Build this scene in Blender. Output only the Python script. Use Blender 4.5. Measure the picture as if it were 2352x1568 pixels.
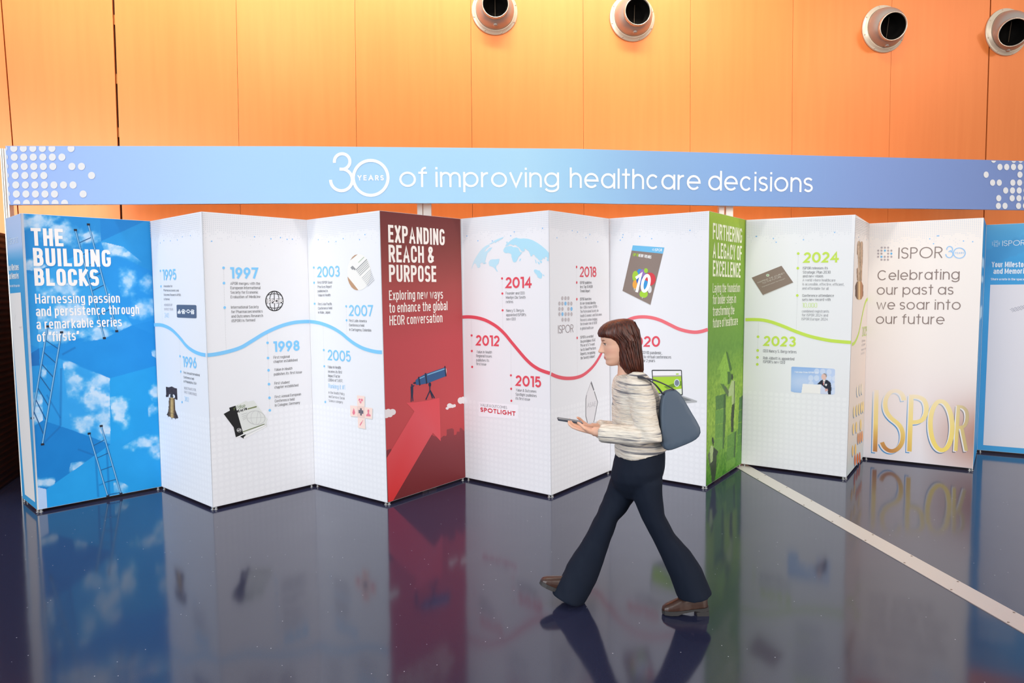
import bpy, bmesh, math, random
import numpy as np
from mathutils import Vector, Matrix

random.seed(7)
rng = np.random.default_rng(11)
SC = bpy.context.scene
for o in list(bpy.data.objects):
    bpy.data.objects.remove(o)

# ------------------------------------------------------------------ camera
FPX = 1581.88                       # focal length in pixels of a 2352 x 1568 frame
PITCH, ROLL = 0.0724814859, -0.00953026645
CAMZ = 1.84
_c, _s = math.cos(PITCH), math.sin(PITCH)
CF = Vector((0, _c, -_s)); _u = Vector((0, _s, _c)); _r = Vector((1, 0, 0))
CR = _r * math.cos(ROLL) + _u * math.sin(ROLL)
CU = _u * math.cos(ROLL) - _r * math.sin(ROLL)
CAM = Vector((0, 0, CAMZ))
cam_d = bpy.data.cameras.new('camera')
cam_d.sensor_width = 36.0
cam_d.lens = FPX * 36.0 / 2352.0
cam_d.clip_end = 200
cam = bpy.data.objects.new('camera', cam_d)
SC.collection.objects.link(cam)
B = -CF
cam.matrix_world = Matrix(((CR.x, CU.x, B.x, CAM.x), (CR.y, CU.y, B.y, CAM.y), (CR.z, CU.z, B.z, CAM.z), (0, 0, 0, 1)))
SC.camera = cam

# ------------------------------------------------------------------ light
SC.view_settings.view_transform = 'Standard'
SC.view_settings.look = 'None'
SC.view_settings.gamma = 1.0
SC.view_settings.use_curve_mapping = False
SC.view_settings.exposure = 0.3

w = bpy.data.worlds.new('world'); SC.world = w; w.use_nodes = True
bg = w.node_tree.nodes['Background']
bg.inputs[0].default_value = (0.90, 0.95, 1.0, 1)
bg.inputs[1].default_value = 0.45


def area(name, loc, target, sx, sy, power, col, spread=180):
    d = bpy.data.lights.new(name, 'AREA'); d.shape = 'RECTANGLE'
    d.size = sx; d.size_y = sy; d.energy = power; d.color = col; d.spread = math.radians(spread)
    o = bpy.data.objects.new(name, d); SC.collection.objects.link(o)
    o.location = loc
    o.rotation_euler = (Vector(target) - Vector(loc)).to_track_quat('-Z', 'Y').to_euler()
    return o


# tall glazing of the concourse, behind and to the left of the photographer
area('daylight_glazing', (-8.5, -4.5, 3.6), (0.5, 6.5, 1.7), 9.0, 4.2, 690, (0.87, 0.93, 1.0))
# added warm fill from the right, standing in for bounced light
area('warm_fill', (8.5, -5.0, 3.4), (1.0, 6.8, 1.7), 8.0, 4.0, 520, (1.0, 0.87, 0.78))
# warm ceiling luminaires above the concourse
area('ceiling_luminaire', (-2.0, 5.0, 7.3), (-2.0, 6.0, 0.0), 5.0, 0.5, 34, (1.0, 0.93, 0.84), 62)
area('ceiling_luminaire', (3.6, 5.6, 7.3), (3.6, 6.7, 0.0), 4.6, 0.5, 26, (1.0, 0.92, 0.82), 62)
# added wash lamp, out of view, brightening the upper part of the orange wall
area('wall_wash', (-1.0, 5.3, 7.3), (-1.0, 7.9, 4.9), 9.0, 0.5, 120, (1.0, 0.94, 0.80), 64)
# clerestory band high on the opposite wall
for _x, _z, _w, _p in ((-10.0, 10.4, 4.2, 130), (-3.6, 10.7, 3.0, 175), (1.2, 11.0, 2.6, 70), (5.6, 11.3, 2.8, 150), (10.9, 11.7, 2.6, 110), (18.7, 11.9, 2.8, 140), (23.6, 12.1, 2.6, 110)):
    area('clerestory_window', (_x, -9.0, _z), (_x * .4, 8.0, 4.5), _w, 1.25, _p, (1.0, 0.97, 0.90))


# ------------------------------------------------------------------ helpers
def ray(px, py):
    return CF + CR * ((px - 1176) / FPX) - CU * ((py - 784) / FPX)


def at_z(px, py, z):
    d = ray(px, py); return CAM + d * ((z - CAMZ) / d.z)


def at_y(px, py, y):
    d = ray(px, py); return CAM + d * (y / d.y)


def at_plane(px, py, p, n):
    d = ray(px, py); return CAM + d * ((Vector(p) - CAM).dot(n) / d.dot(n))


def project(P):                     # P (N,3) numpy -> pixels
    Q = P - np.array(CAM)
    w_ = Q @ np.array(CF)
    return 1176 + FPX * (Q @ np.array(CR)) / w_, 784 - FPX * (Q @ np.array(CU)) / w_


def lin(c):
    c = np.asarray(c, float) / 255.0
    return np.where(c <= 0.04045, c / 12.92, ((c + 0.055) / 1.055) ** 2.4)


def L4(c, k=1.0):
    a = lin(c) * k
    return (float(a[0]), float(a[1]), float(a[2]), 1.0)


_m = {}


def mat(name, rgb=(200, 200, 200), rough=0.5, metal=0.0, spec=0.5, k=1.0):
    if name in _m: return _m[name]
    m = bpy.data.materials.new(name); m.use_nodes = True
    b = m.node_tree.nodes['Principled BSDF']
    b.inputs['Base Color'].default_value = L4(rgb, k)
    b.inputs['Roughness'].default_value = rough
    b.inputs['Metallic'].default_value = metal
    b.inputs['Specular IOR Level'].default_value = spec
    _m[name] = m
    return m


def nodes(m):
    nt = m.node_tree
    return nt, nt.nodes['Principled BSDF'], (lambda t: nt.nodes.new(t)), (lambda a, b: nt.links.new(a, b))


def tag(o, label=None, cat=None, group=None, kind=None):
    if label: o['label'] = label
    if cat: o['category'] = cat
    if group: o['group'] = group
    if kind: o['kind'] = kind
    return o


def empty(name, loc, label, cat, group=None):
    o = bpy.data.objects.new(name, None); SC.collection.objects.link(o)
    o.location = loc; o.empty_display_size = 0.1
    return tag(o, label, cat, group)


def link_mesh(name, me, m, parent=None, smooth=False):
    o = bpy.data.objects.new(name, me); SC.collection.objects.link(o)
    if m: me.materials.append(m)
    if smooth:
        me.polygons.foreach_set('use_smooth', [True] * len(me.polygons))
    if parent:
        o.parent = parent
        me.transform(Matrix.Translation(-parent.location))     # parents carry a location only
    return o


def from_bm(name, bm, m, parent=None, smooth=False):
    me = bpy.data.meshes.new(name); bm.to_mesh(me); bm.free()
    return link_mesh(name, me, m, parent, smooth)


def box_pts(bm, p8):
    v = [bm.verts.new(p) for p in p8]
    for f in ((0, 3, 2, 1), (4, 5, 6, 7), (0, 1, 5, 4), (1, 2, 6, 5), (2, 3, 7, 6), (3, 0, 4, 7)):
        bm.faces.new([v[i] for i in f])


def add_box(bm, c, ax, ay, az):     # centre and half axes
    c, ax, ay, az = Vector(c), Vector(ax), Vector(ay), Vector(az)
    box_pts(bm, [c - ax - ay - az, c + ax - ay - az, c + ax + ay - az, c - ax + ay - az,
                 c - ax - ay + az, c + ax - ay + az, c + ax + ay + az, c - ax + ay + az])


def frame_of(d):
    d = Vector(d).normalized()
    a = Vector((0, 0, 1)) if abs(d.z) < 0.9 else Vector((0, 1, 0))
    x = a.cross(d).normalized(); y = d.cross(x)
    return x, y, d


def loft(bm, rings, cap=True, close=False):     # rings: lists of Vectors of the same length
    R = [[bm.verts.new(p) for p in r] for r in rings]
    n = len(R[0])
    pairs = list(zip(R[:-1], R[1:])) + ([(R[-1], R[0])] if close else [])
    for a, b in pairs:
        for i in range(n):
            j = (i + 1) % n
            bm.faces.new((a[i], a[j], b[j], b[i]))
    if cap and not close:
        bm.faces.new(list(reversed(R[0]))); bm.faces.new(R[-1])
    return R


def ering(c, a, b, n=24, e=1.0):    # ellipse ring with half axes a, b (Vectors)
    out = []
    for i in range(n):
        t = 2 * math.pi * i / n
        x, y = math.cos(t), math.sin(t)
        if e != 1.0:
            x = math.copysign(abs(x) ** e, x); y = math.copysign(abs(y) ** e, y)
        out.append(Vector(c) + a * x + b * y)
    return out


def lathe(bm, o, d, prof, n=32, cap=False):     # prof: (radius, height along d)
    x, y, d = frame_of(d); o = Vector(o)
    rings = [ering(o + d * h, x * r, y * r, n) for r, h in prof]
    loft(bm, rings, cap)


def tube(bm, pts, rad, n=10, cap=True):
    pts = [Vector(p) for p in pts]
    rings = []
    for i, p in enumerate(pts):
        d = (pts[min(i + 1, len(pts) - 1)] - pts[max(i - 1, 0)])
        x, y, _ = frame_of(d)
        if rings and x.dot(px_) < 0: x, y = -x, -y
        px_ = x
        r = rad[i] if isinstance(rad, (list, tuple)) else rad
        rings.append(ering(p, x * r, y * r, n))
    loft(bm, rings, cap)


def fuse(bm, voxel, smooth_it=4):   # overlapping closed lofts become one continuous surface
    me = bpy.data.meshes.new('tmp'); bmesh.ops.recalc_face_normals(bm, faces=bm.faces)
    bm.to_mesh(me); bm.free()
    o = bpy.data.objects.new('tmp', me); SC.collection.objects.link(o)
    r = o.modifiers.new('r', 'REMESH'); r.mode = 'VOXEL'; r.voxel_size = voxel
    if smooth_it:
        s = o.modifiers.new('s', 'SMOOTH'); s.iterations = smooth_it; s.factor = 0.5
    dg = bpy.context.evaluated_depsgraph_get()
    out = bpy.data.meshes.new_from_object(o.evaluated_get(dg))
    bpy.data.objects.remove(o); bpy.data.meshes.remove(me)
    out.materials.clear()
    return out


# ---- printed graphics: every print lies on its panel's own plane, in the panel's metres
def print_mat():
    m = mat('print_ink', rough=0.55, spec=0.3)
    nt, b, N, K = nodes(m)
    a = N('ShaderNodeVertexColor'); a.layer_name = 'Col'
    K(a.outputs[0], b.inputs['Base Color'])
    return m


INK = print_mat()


class Plane:
    def __init__(s, o, e):          # bottom-left and bottom-right points of an upright plane facing the camera
        s.o = Vector(o); s.du = (Vector(e) - s.o); s.du.z = 0; s.W = s.du.length; s.du.normalize()
        s.dv = Vector((0, 0, 1)); s.n = s.du.cross(s.dv)
        if s.n.dot(CAM - s.o) < 0: s.n = -s.n

    def uv(s, px, py):
        p = at_plane(px, py, s.o, s.n) - s.o
        return (p.dot(s.du), p.dot(s.dv))

    def P(s, u, v, off=0.0):
        return s.o + s.du * u + s.dv * v + s.n * off


class Print:
    """collects flat printed shapes on one plane and links them as one mesh"""
    def __init__(s, pl, off=0.0025): s.pl = pl; s.off = off; s.v = []; s.f = []; s.c = []

    def poly(s, uv, col, off=0.0):
        i = len(s.v)
        for k, (u, v) in enumerate(uv):
            s.v.append(s.pl.P(u, v, s.off + off)); s.c.append(col[k] if isinstance(col, list) else L4(col))
        s.f.append(list(range(i, i + len(uv))))

    def ppoly(s, px, col, off=0.0):
        s.poly([s.pl.uv(*p) for p in px], col, off)

    def disc(s, px, py, rx, ry, col, n=14, off=0.0, clamp=None):
        q = [(px + rx * math.cos(2 * math.pi * k / n), py + ry * math.sin(2 * math.pi * k / n)) for k in range(n)]
        if clamp: q = [clamp(*p) for p in q]
        s.kd = (getattr(s, 'kd', 0) + 1) % 16
        s.ppoly(q, col, off + s.kd * 2.5e-5)

    def ribbon(s, uv, wd, col, closed=False, off=0.0, colf=None, ends=False):
        p = [np.array(a, float) for a in uv]
        s.k = (getattr(s, 'k', 0) + 1) % 4; off = off + s.k * 6e-5
        if ends and not closed and len(p) > 1:
            for i, j in ((0, 1), (-1, -2)):
                d = p[i] - p[j]; d = d / max(np.hypot(*d), 1e-9)
                if len(p) <= 5 or min(abs(d)) < 1e-3: p[i] = p[i] + d * wd / 2
        q = [p[0]]
        for a in p[1:]:
            if np.hypot(*(a - q[-1])) > 1e-6: q.append(a)
        p = q; n = len(p)
        if closed and np.hypot(*(p[0] - p[-1])) < 1e-6: p = p[:-1]; n -= 1
        if n < 2: return
        i0 = len(s.v)
        for i in range(n):
            if closed: a, b = p[i] - p[i - 1], p[(i + 1) % n] - p[i]
            else:
                a = p[i] - p[i - 1] if i else p[1] - p[0]
                b = p[i + 1] - p[i] if i < n - 1 else a
            a = a / np.hypot(*a); b = b / np.hypot(*b)
            na = np.array((-a[1], a[0])); nb = np.array((-b[1], b[0]))
            m = na + nb; d = max(1 + na @ nb, 0.35)
            m = m / d * wd / 2
            for sg in (1, -1):
                u, v = p[i] + sg * m
                s.v.append(s.pl.P(u, v, s.off + off + i * 4e-6)); s.c.append(L4(col) if colf is None else colf(u, v))
        for i in range(n if closed else n - 1):
            a = i0 + 2 * i; b = i0 + 2 * ((i + 1) % n)
            s.f.append([a, b, b + 1, a + 1])

    def pline(s, px, wd, col, closed=False, off=0.0):
        s.ribbon([s.pl.uv(*p) for p in px], wd, col, closed, off)

    def dots(s, a, b, gap, r, col):         # dotted line between two pixels
        u0, v0 = s.pl.uv(*a); u1, v1 = s.pl.uv(*b)
        n = max(2, int(math.hypot(u1 - u0, v1 - v0) / gap))
        for k in range(n + 1):
            t = k / n; u, v = u0 + (u1 - u0) * t, v0 + (v1 - v0) * t
            s.poly([(u - r, v), (u, v - r), (u + r, v), (u, v + r)], col)

    def text(s, txt, x0, y0, x1, y1, cap, col, lw=0.12, mode='c', xh=0.74, italic=0.0, tilt=False, colf=None, gap=0.16, off=0.0, res=5):
        u0, v0 = s.pl.uv(x0, y0); u1, v1 = s.pl.uv(x1, y1)
        if callable(cap): h = cap(s.pl)
        else:
            h = s.pl.uv(x0, y0 - cap)[1] - v0
        bd = np.array((u1 - u0, v1 - v0)); Lb = np.hypot(*bd); bd /= Lb
        up = np.array((-bd[1], bd[0])) if tilt else np.array((0.0, 1.0))
        Wd = lw * h
        gl = [glyph(ch, mode, xh, res) for ch in txt]
        n = sum(1 for g in gl if g[1]); sw = sum(g[0] for g in gl)
        G = gap * h * (0.62 if mode == 'c' else 0.62)           # clear space between letters
        if n > 1: G = min(G, max(0.0, (Lb - n * Wd) * 0.34 / (len(gl) - 1)))
        sx = max((Lb - n * Wd - G * (len(gl) - 1)) / max(sw, 1e-6), 0.05 * h)
        x = 0.0
        for wd, st in gl:
            for pts, cl in st:
                q = []
                for gx, gy in pts:
                    yy = (lw / 2 + gy * (1 - lw)) * h if 0 <= gy <= 1 else (lw / 2 + gy * (1 - lw)) * h
                    xx = x + (Wd / 2 if st else 0) + gx * sx + italic * yy
                    q.append(np.array((u0, v0)) + bd * xx + up * yy)
                s.ribbon(q, Wd, col, cl, off, colf, not tilt)
            x += wd * sx + (Wd if st else 0) + G

    def build(s, name, parent, label=None):
        if not s.v: return None
        me = bpy.data.meshes.new(name)
        me.from_pydata([tuple(p) for p in s.v], [], s.f)
        a = me.color_attributes.new('Col', 'FLOAT_COLOR', 'POINT')
        a.data.foreach_set('color', np.array(s.c, np.float32).ravel())
        o = link_mesh(name, me, INK, parent)
        if label: o['label'] = label
        return o


def grid_print(name, pl, u0, u1, v0, v1, nu, nv, colf, parent, off, edge=None, label=None):
    """a finely meshed printed sheet; colf(px, py, u, v) -> sRGB (N,3) is the artwork"""
    U, V = np.meshgrid(np.linspace(0, 1, nu + 1), np.linspace(0, 1, nv + 1))
    U = U.ravel(); V = V.ravel()
    uu = u0 + (u1 - u0) * U; vv = v0 + (v1 - v0) * V
    if edge is not None:
        uu, vv = edge(U, V)
    Pw = np.array(pl.o)[None] + uu[:, None] * np.array(pl.du) + vv[:, None] * np.array(pl.dv) + off * np.array(pl.n)
    px, py = project(Pw)
    col = lin(np.clip(colf(px, py, uu, vv), 0, 255))
    me = bpy.data.meshes.new(name)
    w_ = nu + 1
    i = (np.arange(nv)[:, None] * w_ + np.arange(nu)[None]).ravel()
    F = np.stack([i, i + 1, i + 1 + w_, i + w_], 1).astype(np.int32)
    me.vertices.add(len(Pw)); me.vertices.foreach_set('co', Pw.astype(np.float32).ravel())
    me.loops.add(F.size); me.loops.foreach_set('vertex_index', F.ravel())
    me.polygons.add(len(F)); me.polygons.foreach_set('loop_start', np.arange(0, F.size, 4, dtype=np.int32))
    me.update(calc_edges=True); me.validate()
    a = me.color_attributes.new('Col', 'FLOAT_COLOR', 'POINT')
    a.data.foreach_set('color', np.concatenate([col, np.ones((len(col), 1))], 1).astype(np.float32).ravel())
    o = link_mesh(name, me, INK, parent)
    if label: o['label'] = label
    return o


# ---- value noise for printed artwork
_N = rng.random((256, 256))


def vnoise(x, y):
    xi = np.floor(x).astype(int); yi = np.floor(y).astype(int); fx = x - xi; fy = y - yi
    fx = fx * fx * (3 - 2 * fx); fy = fy * fy * (3 - 2 * fy)
    g = lambda a, b: _N[a % 256, b % 256]
    return (g(xi, yi) * (1 - fx) + g(xi + 1, yi) * fx) * (1 - fy) + (g(xi, yi + 1) * (1 - fx) + g(xi + 1, yi + 1) * fx) * fy


def fbm(x, y, o=5):
    s = 0; a = 0.5
    for k in range(o):
        s = s + a * vnoise(x * 2 ** k + 17 * k, y * 2 ** k + 31 * k); a *= 0.5
    return s


def inpoly(x, y, P):
    r = np.zeros(len(x), bool); n = len(P)
    for i in range(n):
        x0, y0 = P[i]; x1, y1 = P[i - 1]
        c = ((y0 > y) != (y1 > y)) & (x < (x1 - x0) * (y - y0) / ((y1 - y0) if y1 != y0 else 1e-9) + x0)
        r ^= c
    return r


def mix(a, b, t):
    t = np.clip(t, 0, 1)[:, None] if np.ndim(t) else t
    return np.asarray(a, float) * (1 - t) + np.asarray(b, float) * t


# ------------------------------------------------------------------ stroke lettering
def glyph(ch, mode, h, res=5):
    e = 0.72 if mode == 'c' else 1.0
    ov = mode == 'c'

    def arc(cx, cy, rx, ry, a0, a1):
        n = max(3, int(abs(a1 - a0) / 90.0 * res))
        o = []
        for k in range(n + 1):
            t = math.radians(a0 + (a1 - a0) * k / n); x, y = math.cos(t), math.sin(t)
            o.append((cx + rx * math.copysign(abs(x) ** e, x), cy + ry * math.copysign(abs(y) ** e, y)))
        return o

    U = 0.40; Lw = 0.36
    wg = dict(A=.85, B=.52, C=.82, D=.72, E=.46, F=.44, G=.85, H=.64, I=0, J=.4, K=.58, L=.42, M=.86, N=.68, O=.95, P=.5, Q=.95, R=.52,
              S=.5, T=.52, U=.6, V=.75, W=1.1, X=.66, Y=.66, Z=.58)
    lg = dict(a=.62, b=.62, c=.55, d=.62, e=.62, f=.3, g=.62, h=.5, i=0, j=.1, k=.46, l=0, m=.86, n=.5, o=.66, p=.62, q=.62, r=.26,
              s=.4, t=.3, u=.5, v=.52, w=.8, x=.48, y=.52, z=.45)
    dg = {'0': .68, '1': .2, '2': .54, '3': .54, '4': .6, '5': .54, '6': .56, '7': .54, '8': .54, '9': .56}
    c = ch
    if c == ' ': return (0.16, [])
    if c.isupper():
        w = (wg[c] if not ov else {'I': 0, 'M': .56, 'W': .66, 'J': .3, 'L': .32, 'E': .32, 'F': .32, 'A': .46, 'V': .46, 'T': .42}.get(c, U))
        if c == 'A': S = [([(0, 0), (w / 2, 1), (w, 0)], 0), ([(w * .17, .3), (w * .83, .3)], 0)]
        elif c == 'B': S = [([(0, 0), (0, 1), (w * .5, 1)] + arc(w * .5, .765, w * .44, .235, 90, -90) + [(0, .53), (w * .5, .53)] + arc(w * .5, .265, w * .5, .265, 90, -90) + [(0, 0)], 0)]
        elif c == 'C': S = [(arc(w / 2, .5, w / 2, .5, 42, 318) if not ov else [(w, .68)] + arc(w / 2, .7, w / 2, .3, 10, 180) + arc(w / 2, .3, w / 2, .3, 180, 350) + [(w, .32)], 0)]
        elif c == 'D': S = [([(0, 0), (0, 1), (w * .3, 1)] + (arc(w * .3, .5, w * .7, .5, 90, -90) if not ov else arc(w * .3, .7, w * .7, .3, 90, 0) + arc(w * .3, .3, w * .7, .3, 0, -90)) + [(0, 0)], 0)]
        elif c == 'E': S = [([(w, 1), (0, 1), (0, 0), (w, 0)], 0), ([(0, .52), (w * .88, .52)], 0)]
        elif c == 'F': S = [([(w, 1), (0, 1), (0, 0)], 0), ([(0, .5), (w * .86, .5)], 0)]
        elif c == 'G': S = [((arc(w / 2, .5, w / 2, .5, 45, 345) if not ov else arc(w / 2, .7, w / 2, .3, 10, 180) + arc(w / 2, .3, w / 2, .3, 180, 340)) + [(w, .2), (w, .46), (w * .55, .46)], 0)]
        elif c == 'H': S = [([(0, 0), (0, 1)], 0), ([(w, 0), (w, 1)], 0), ([(0, .52), (w, .52)], 0)]
        elif c == 'I': S = [([(0, 0), (0, 1)], 0)]
        elif c == 'J': S = [([(w, 1), (w, .25)] + arc(w / 2, .25, w / 2, .25, 0, -170), 0)]
        elif c == 'K': S = [([(0, 0), (0, 1)], 0), ([(w, 1), (0, .38)], 0), ([(w * .3, .56), (w, 0)], 0)]
        elif c == 'L': S = [([(0, 1), (0, 0), (w, 0)], 0)]
        elif c == 'M': S = [([(0, 0), (0, 1)], 0), ([(w, 0), (w, 1)], 0), ([(w * .04, .97), (w / 2, .15 if ov else .3), (w * .96, .97)], 0)]
        elif c == 'N': S = [([(0, 0), (0, 1)], 0), ([(w, 0), (w, 1)], 0), ([(w * .03, .98), (w * .97, .02)], 0)]
        elif c in 'OQ':
            S = [((arc(w / 2, .5, w / 2, .5, 0, 360) if not ov else arc(w / 2, .7, w / 2, .3, 0, 180) + arc(w / 2, .3, w / 2, .3, 180, 360)), 1)]
            if c == 'Q': S.append(([(w * .6, .25), (w, -.05)], 0))
        elif c in 'PR':
            S = [([(0, 0), (0, 1), (w * .45, 1)] + arc(w * .45, .74, w * .55, .26, 90, -90) + [(0, .48)], 0)]
            if c == 'R': S.append(([(w * .5, .48), (w, 0)], 0))
        elif c == 'S': S = [(arc(w / 2, .75, w / 2, .25, 20, 250) + [(w * .5, .505)] + arc(w / 2, .25, w / 2, .25, 70, -160), 0)]
        elif c == 'T': S = [([(0, 1), (w, 1)], 0), ([(w / 2, 1), (w / 2, 0)], 0)]
        elif c == 'U': S = [([(0, 1), (0, .28)] + arc(w / 2, .28, w / 2, .28, 180, 360) + [(w, 1)], 0)]
        elif c == 'V': S = [([(0, 1), (w / 2, 0), (w, 1)], 0)]
        elif c == 'W': S = [([(0, 1), (w * .25, 0), (w * .5, .9), (w * .75, 0), (w, 1)], 0)]
        elif c == 'X': S = [([(0, 0), (w, 1)], 0), ([(0, 1), (w, 0)], 0)]
        elif c == 'Y': S = [([(0, 1), (w / 2, .45), (w, 1)], 0), ([(w / 2, .45), (w / 2, 0)], 0)]
        else: S = [([(0, 1), (w, 1), (0, 0), (w, 0)], 0)]
        return (w, S)
    if c.islower():
        w = lg[c] if not ov else {'i': 0, 'l': 0, 'j': .08, 'f': .22, 't': .22, 'r': .2, 'm': .56, 'w': .54}.get(c, .32)
        H = h / 2
        bowl = arc(w / 2, H, w / 2, H, 0, 360)
        dsc = -.28
        if c == 'a':
            if ov: S = [(arc(w / 2, h * .72, w / 2, h * .28, 165, 0) + [(w, 0)], 0), ([(w, h * .56), (w * .45, h * .54)] + arc(w * .45, h * .27, w * .45, h * .27, 90, 270) + [(w, h * .12)], 0)]
            else: S = [(bowl, 1), ([(w, h), (w, 0)], 0)]
        elif c == 'b': S = [(bowl, 1), ([(0, 1), (0, 0)], 0)]
        elif c == 'c': S = [(arc(w / 2, H, w / 2, H, 42, 318), 0)]
        elif c == 'd': S = [(bowl, 1), ([(w, 1), (w, 0)], 0)]
        elif c == 'e': S = [([(0, H), (w, H)] + arc(w / 2, H, w / 2, H, 0, 318), 0)]
        elif c == 'f': S = [([(w * .4, 0), (w * .4, .82)] + arc(w * .4 + .16, .82, .16, .18, 180, 80), 0), ([(0, h), (w, h)], 0)]
        elif c == 'g': S = [(bowl, 1), ([(w, h), (w, dsc + .22)] + arc(w / 2, dsc + .22, w / 2, .22, 0, -160), 0)]
        elif c in 'hn': S = [([(0, 1 if c == 'h' else h), (0, 0)], 0), ([(0, h * .55)] + arc(w / 2, h * .6, w / 2, h * .4, 170, 0) + [(w, 0)], 0)]
        elif c == 'm': S = [([(0, h), (0, 0)], 0), ([(0, h * .55)] + arc(w / 4, h * .65, w / 4, h * .35, 170, 0) + [(w / 2, 0)], 0), ([(w / 2, h * .55)] + arc(w * .75, h * .65, w / 4, h * .35, 170, 0) + [(w, 0)], 0)]
        elif c == 'i': S = [([(0, h), (0, 0)], 0), ([(0, .985), (0, .99)], 0)]
        elif c == 'j': S = [([(w, h), (w, -.15), (0, -.26)], 0), ([(w, .985), (w, .99)], 0)]
        elif c == 'k': S = [([(0, 1), (0, 0)], 0), ([(w, h), (0, h * .35)], 0), ([(w * .3, h * .55), (w, 0)], 0)]
        elif c == 'l': S = [([(0, 1), (0, 0)], 0)]
        elif c == 'o': S = [(bowl, 1)]
        elif c == 'p': S = [(bowl, 1), ([(0, h), (0, dsc)], 0)]
        elif c == 'q': S = [(bowl, 1), ([(w, h), (w, dsc)], 0)]
        elif c == 'r': S = [([(0, h), (0, 0)], 0), ([(0, h * .6)] + arc(w, h * .62, w, h * .38, 170, 85), 0)]
        elif c == 's': S = [(arc(w / 2, h * .76, w / 2, h * .24, 25, 250) + [(w / 2, h * .51)] + arc(w / 2, h * .25, w / 2, h * .25, 70, -155), 0)]
        elif c == 't': S = [([(w * .45, .96), (w * .45, .1), (w * .6, 0), (w, 0)] if ov else [(w * .5, 1), (w * .5, 0)], 0), ([(0, h), (w, h)], 0)]
        elif c == 'u': S = [([(0, h), (0, h * .4)] + arc(w / 2, h * .4, w / 2, h * .4, 180, 355), 0), ([(w, h), (w, 0)], 0)]
        elif c == 'v': S = [([(0, h), (w / 2, 0), (w, h)], 0)]
        elif c == 'w': S = [([(0, h), (w * .25, 0), (w * .5, h * .95), (w * .75, 0), (w, h)], 0)]
        elif c == 'x': S = [([(0, 0), (w, h)], 0), ([(0, h), (w, 0)], 0)]
        elif c == 'y': S = [([(0, h), (w * .52, 0)], 0), ([(w, h), (w * .4, dsc), (w * .1, dsc)], 0)]
        else: S = [([(0, h), (w, h), (0, 0), (w, 0)], 0)]
        return (w, S)
    if c.isdigit():
        w = dg[c] if not ov else {'1': .16}.get(c, .38)
        if c == '0': S = [(arc(w / 2, .5, w / 2, .5, 0, 360) if not ov else arc(w / 2, .7, w / 2, .3, 0, 180) + arc(w / 2, .3, w / 2, .3, 180, 360), 1)]
        elif c == '1': S = [([(0, 1), (w, 1), (w, 0)], 0)]
        elif c == '2': S = [(arc(w / 2, .7, w / 2, .3, 165, -25) + [(0, 0), (w, 0)], 0)]
        elif c == '3': S = [(arc(w / 2, .76, w * .46, .24, 160, -90) + arc(w / 2, .26, w / 2, .26, 90, -160), 0)]
        elif c == '4': S = [([(w * .75, 0), (w * .75, 1), (0, .28), (w, .28)], 0)]
        elif c == '5': S = [([(w * .92, 1), (w * .14, 1), (w * .06, .54)] + arc(w / 2, .32, w / 2, .32, 130, -155), 0)]
        elif c == '6': S = [(arc(w / 2, .32, w / 2, .32, 0, 360), 1), ([(w * .72, 1), (w * .08, .46)], 0)]
        elif c == '7': S = [([(0, 1), (w, 1), (w * .3, 0)], 0)]
        elif c == '8': S = [(arc(w / 2, .76, w * .42, .24, 0, 360), 1), (arc(w / 2, .26, w / 2, .26, 0, 360), 1)]
        else: S = [(arc(w / 2, .68, w / 2, .32, 0, 360), 1), ([(w * .28, 0), (w * .92, .54)], 0)]
        return (w, S)
    d = .03
    P = {'.': (0, [([(0, 0), (0, .01)], 0)]), ',': (.04, [([(.04, .05), (0, -.12)], 0)]), ':': (0, [([(0, 0), (0, .01)], 0), ([(0, .5), (0, .51)], 0)]),
         "'": (0, [([(0, .78), (0, 1)], 0)]), '\u201c': (.12, [([(0, .75), (.04, 1)], 0), ([(.12, .75), (.16, 1)], 0)]), '\u201d': (.12, [([(0, .75), (.04, 1)], 0), ([(.12, .75), (.16, 1)], 0)]),
         '(': (.12, [(arc(.16, .45, .16, .6, 130, 230), 0)]), ')': (.12, [(arc(-.04, .45, .16, .6, 50, -50), 0)]), '-': (.3, [([(0, .42), (.3, .42)], 0)]),
         '\u2013': (.34, [([(0, .42), (.34, .42)], 0)]), '\u00b7': (0, [([(0, .42), (0, .56)], 0)]),
         '#': (.4, [([(0, .3), (.4, .3)], 0), ([(0, .66), (.4, .66)], 0), ([(.08, 0), (.14, 1)], 0), ([(.26, 0), (.32, 1)], 0)]),
         '&': (.46, [([(.46, 0), (.08, .76)] + arc(.2, .82, .14, .18, 180, 0) + [(.0, .3)] + arc(.19, .22, .19, .22, 180, 330) + [(.46, .42)], 0)])}
    return P[c]


# ------------------------------------------------------------------ floor, walls
def wall_material():
    m = mat('orange_wall_panel', (235, 140, 62), rough=0.30, metal=0.25, spec=0.5)
    nt, b, N, K = nodes(m)
    tc = N('ShaderNodeTexCoord'); mp = N('ShaderNodeMapping'); mp.inputs['Scale'].default_value = (9, 9, 0.5)
    n = N('ShaderNodeTexNoise'); n.inputs['Scale'].default_value = 1.6; n.inputs['Detail'].default_value = 5
    K(tc.outputs['Object'], mp.inputs[0]); K(mp.outputs[0], n.inputs['Vector'])
    cr = N('ShaderNodeValToRGB')
    cr.color_ramp.elements[0].position = .3; cr.color_ramp.elements[0].color = L4((232, 127, 61))
    cr.color_ramp.elements[1].position = .7; cr.color_ramp.elements[1].color = L4((236, 132, 65))
    K(n.outputs[0], cr.inputs[0]); K(cr.outputs[0], b.inputs['Base Color'])
    return m


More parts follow.
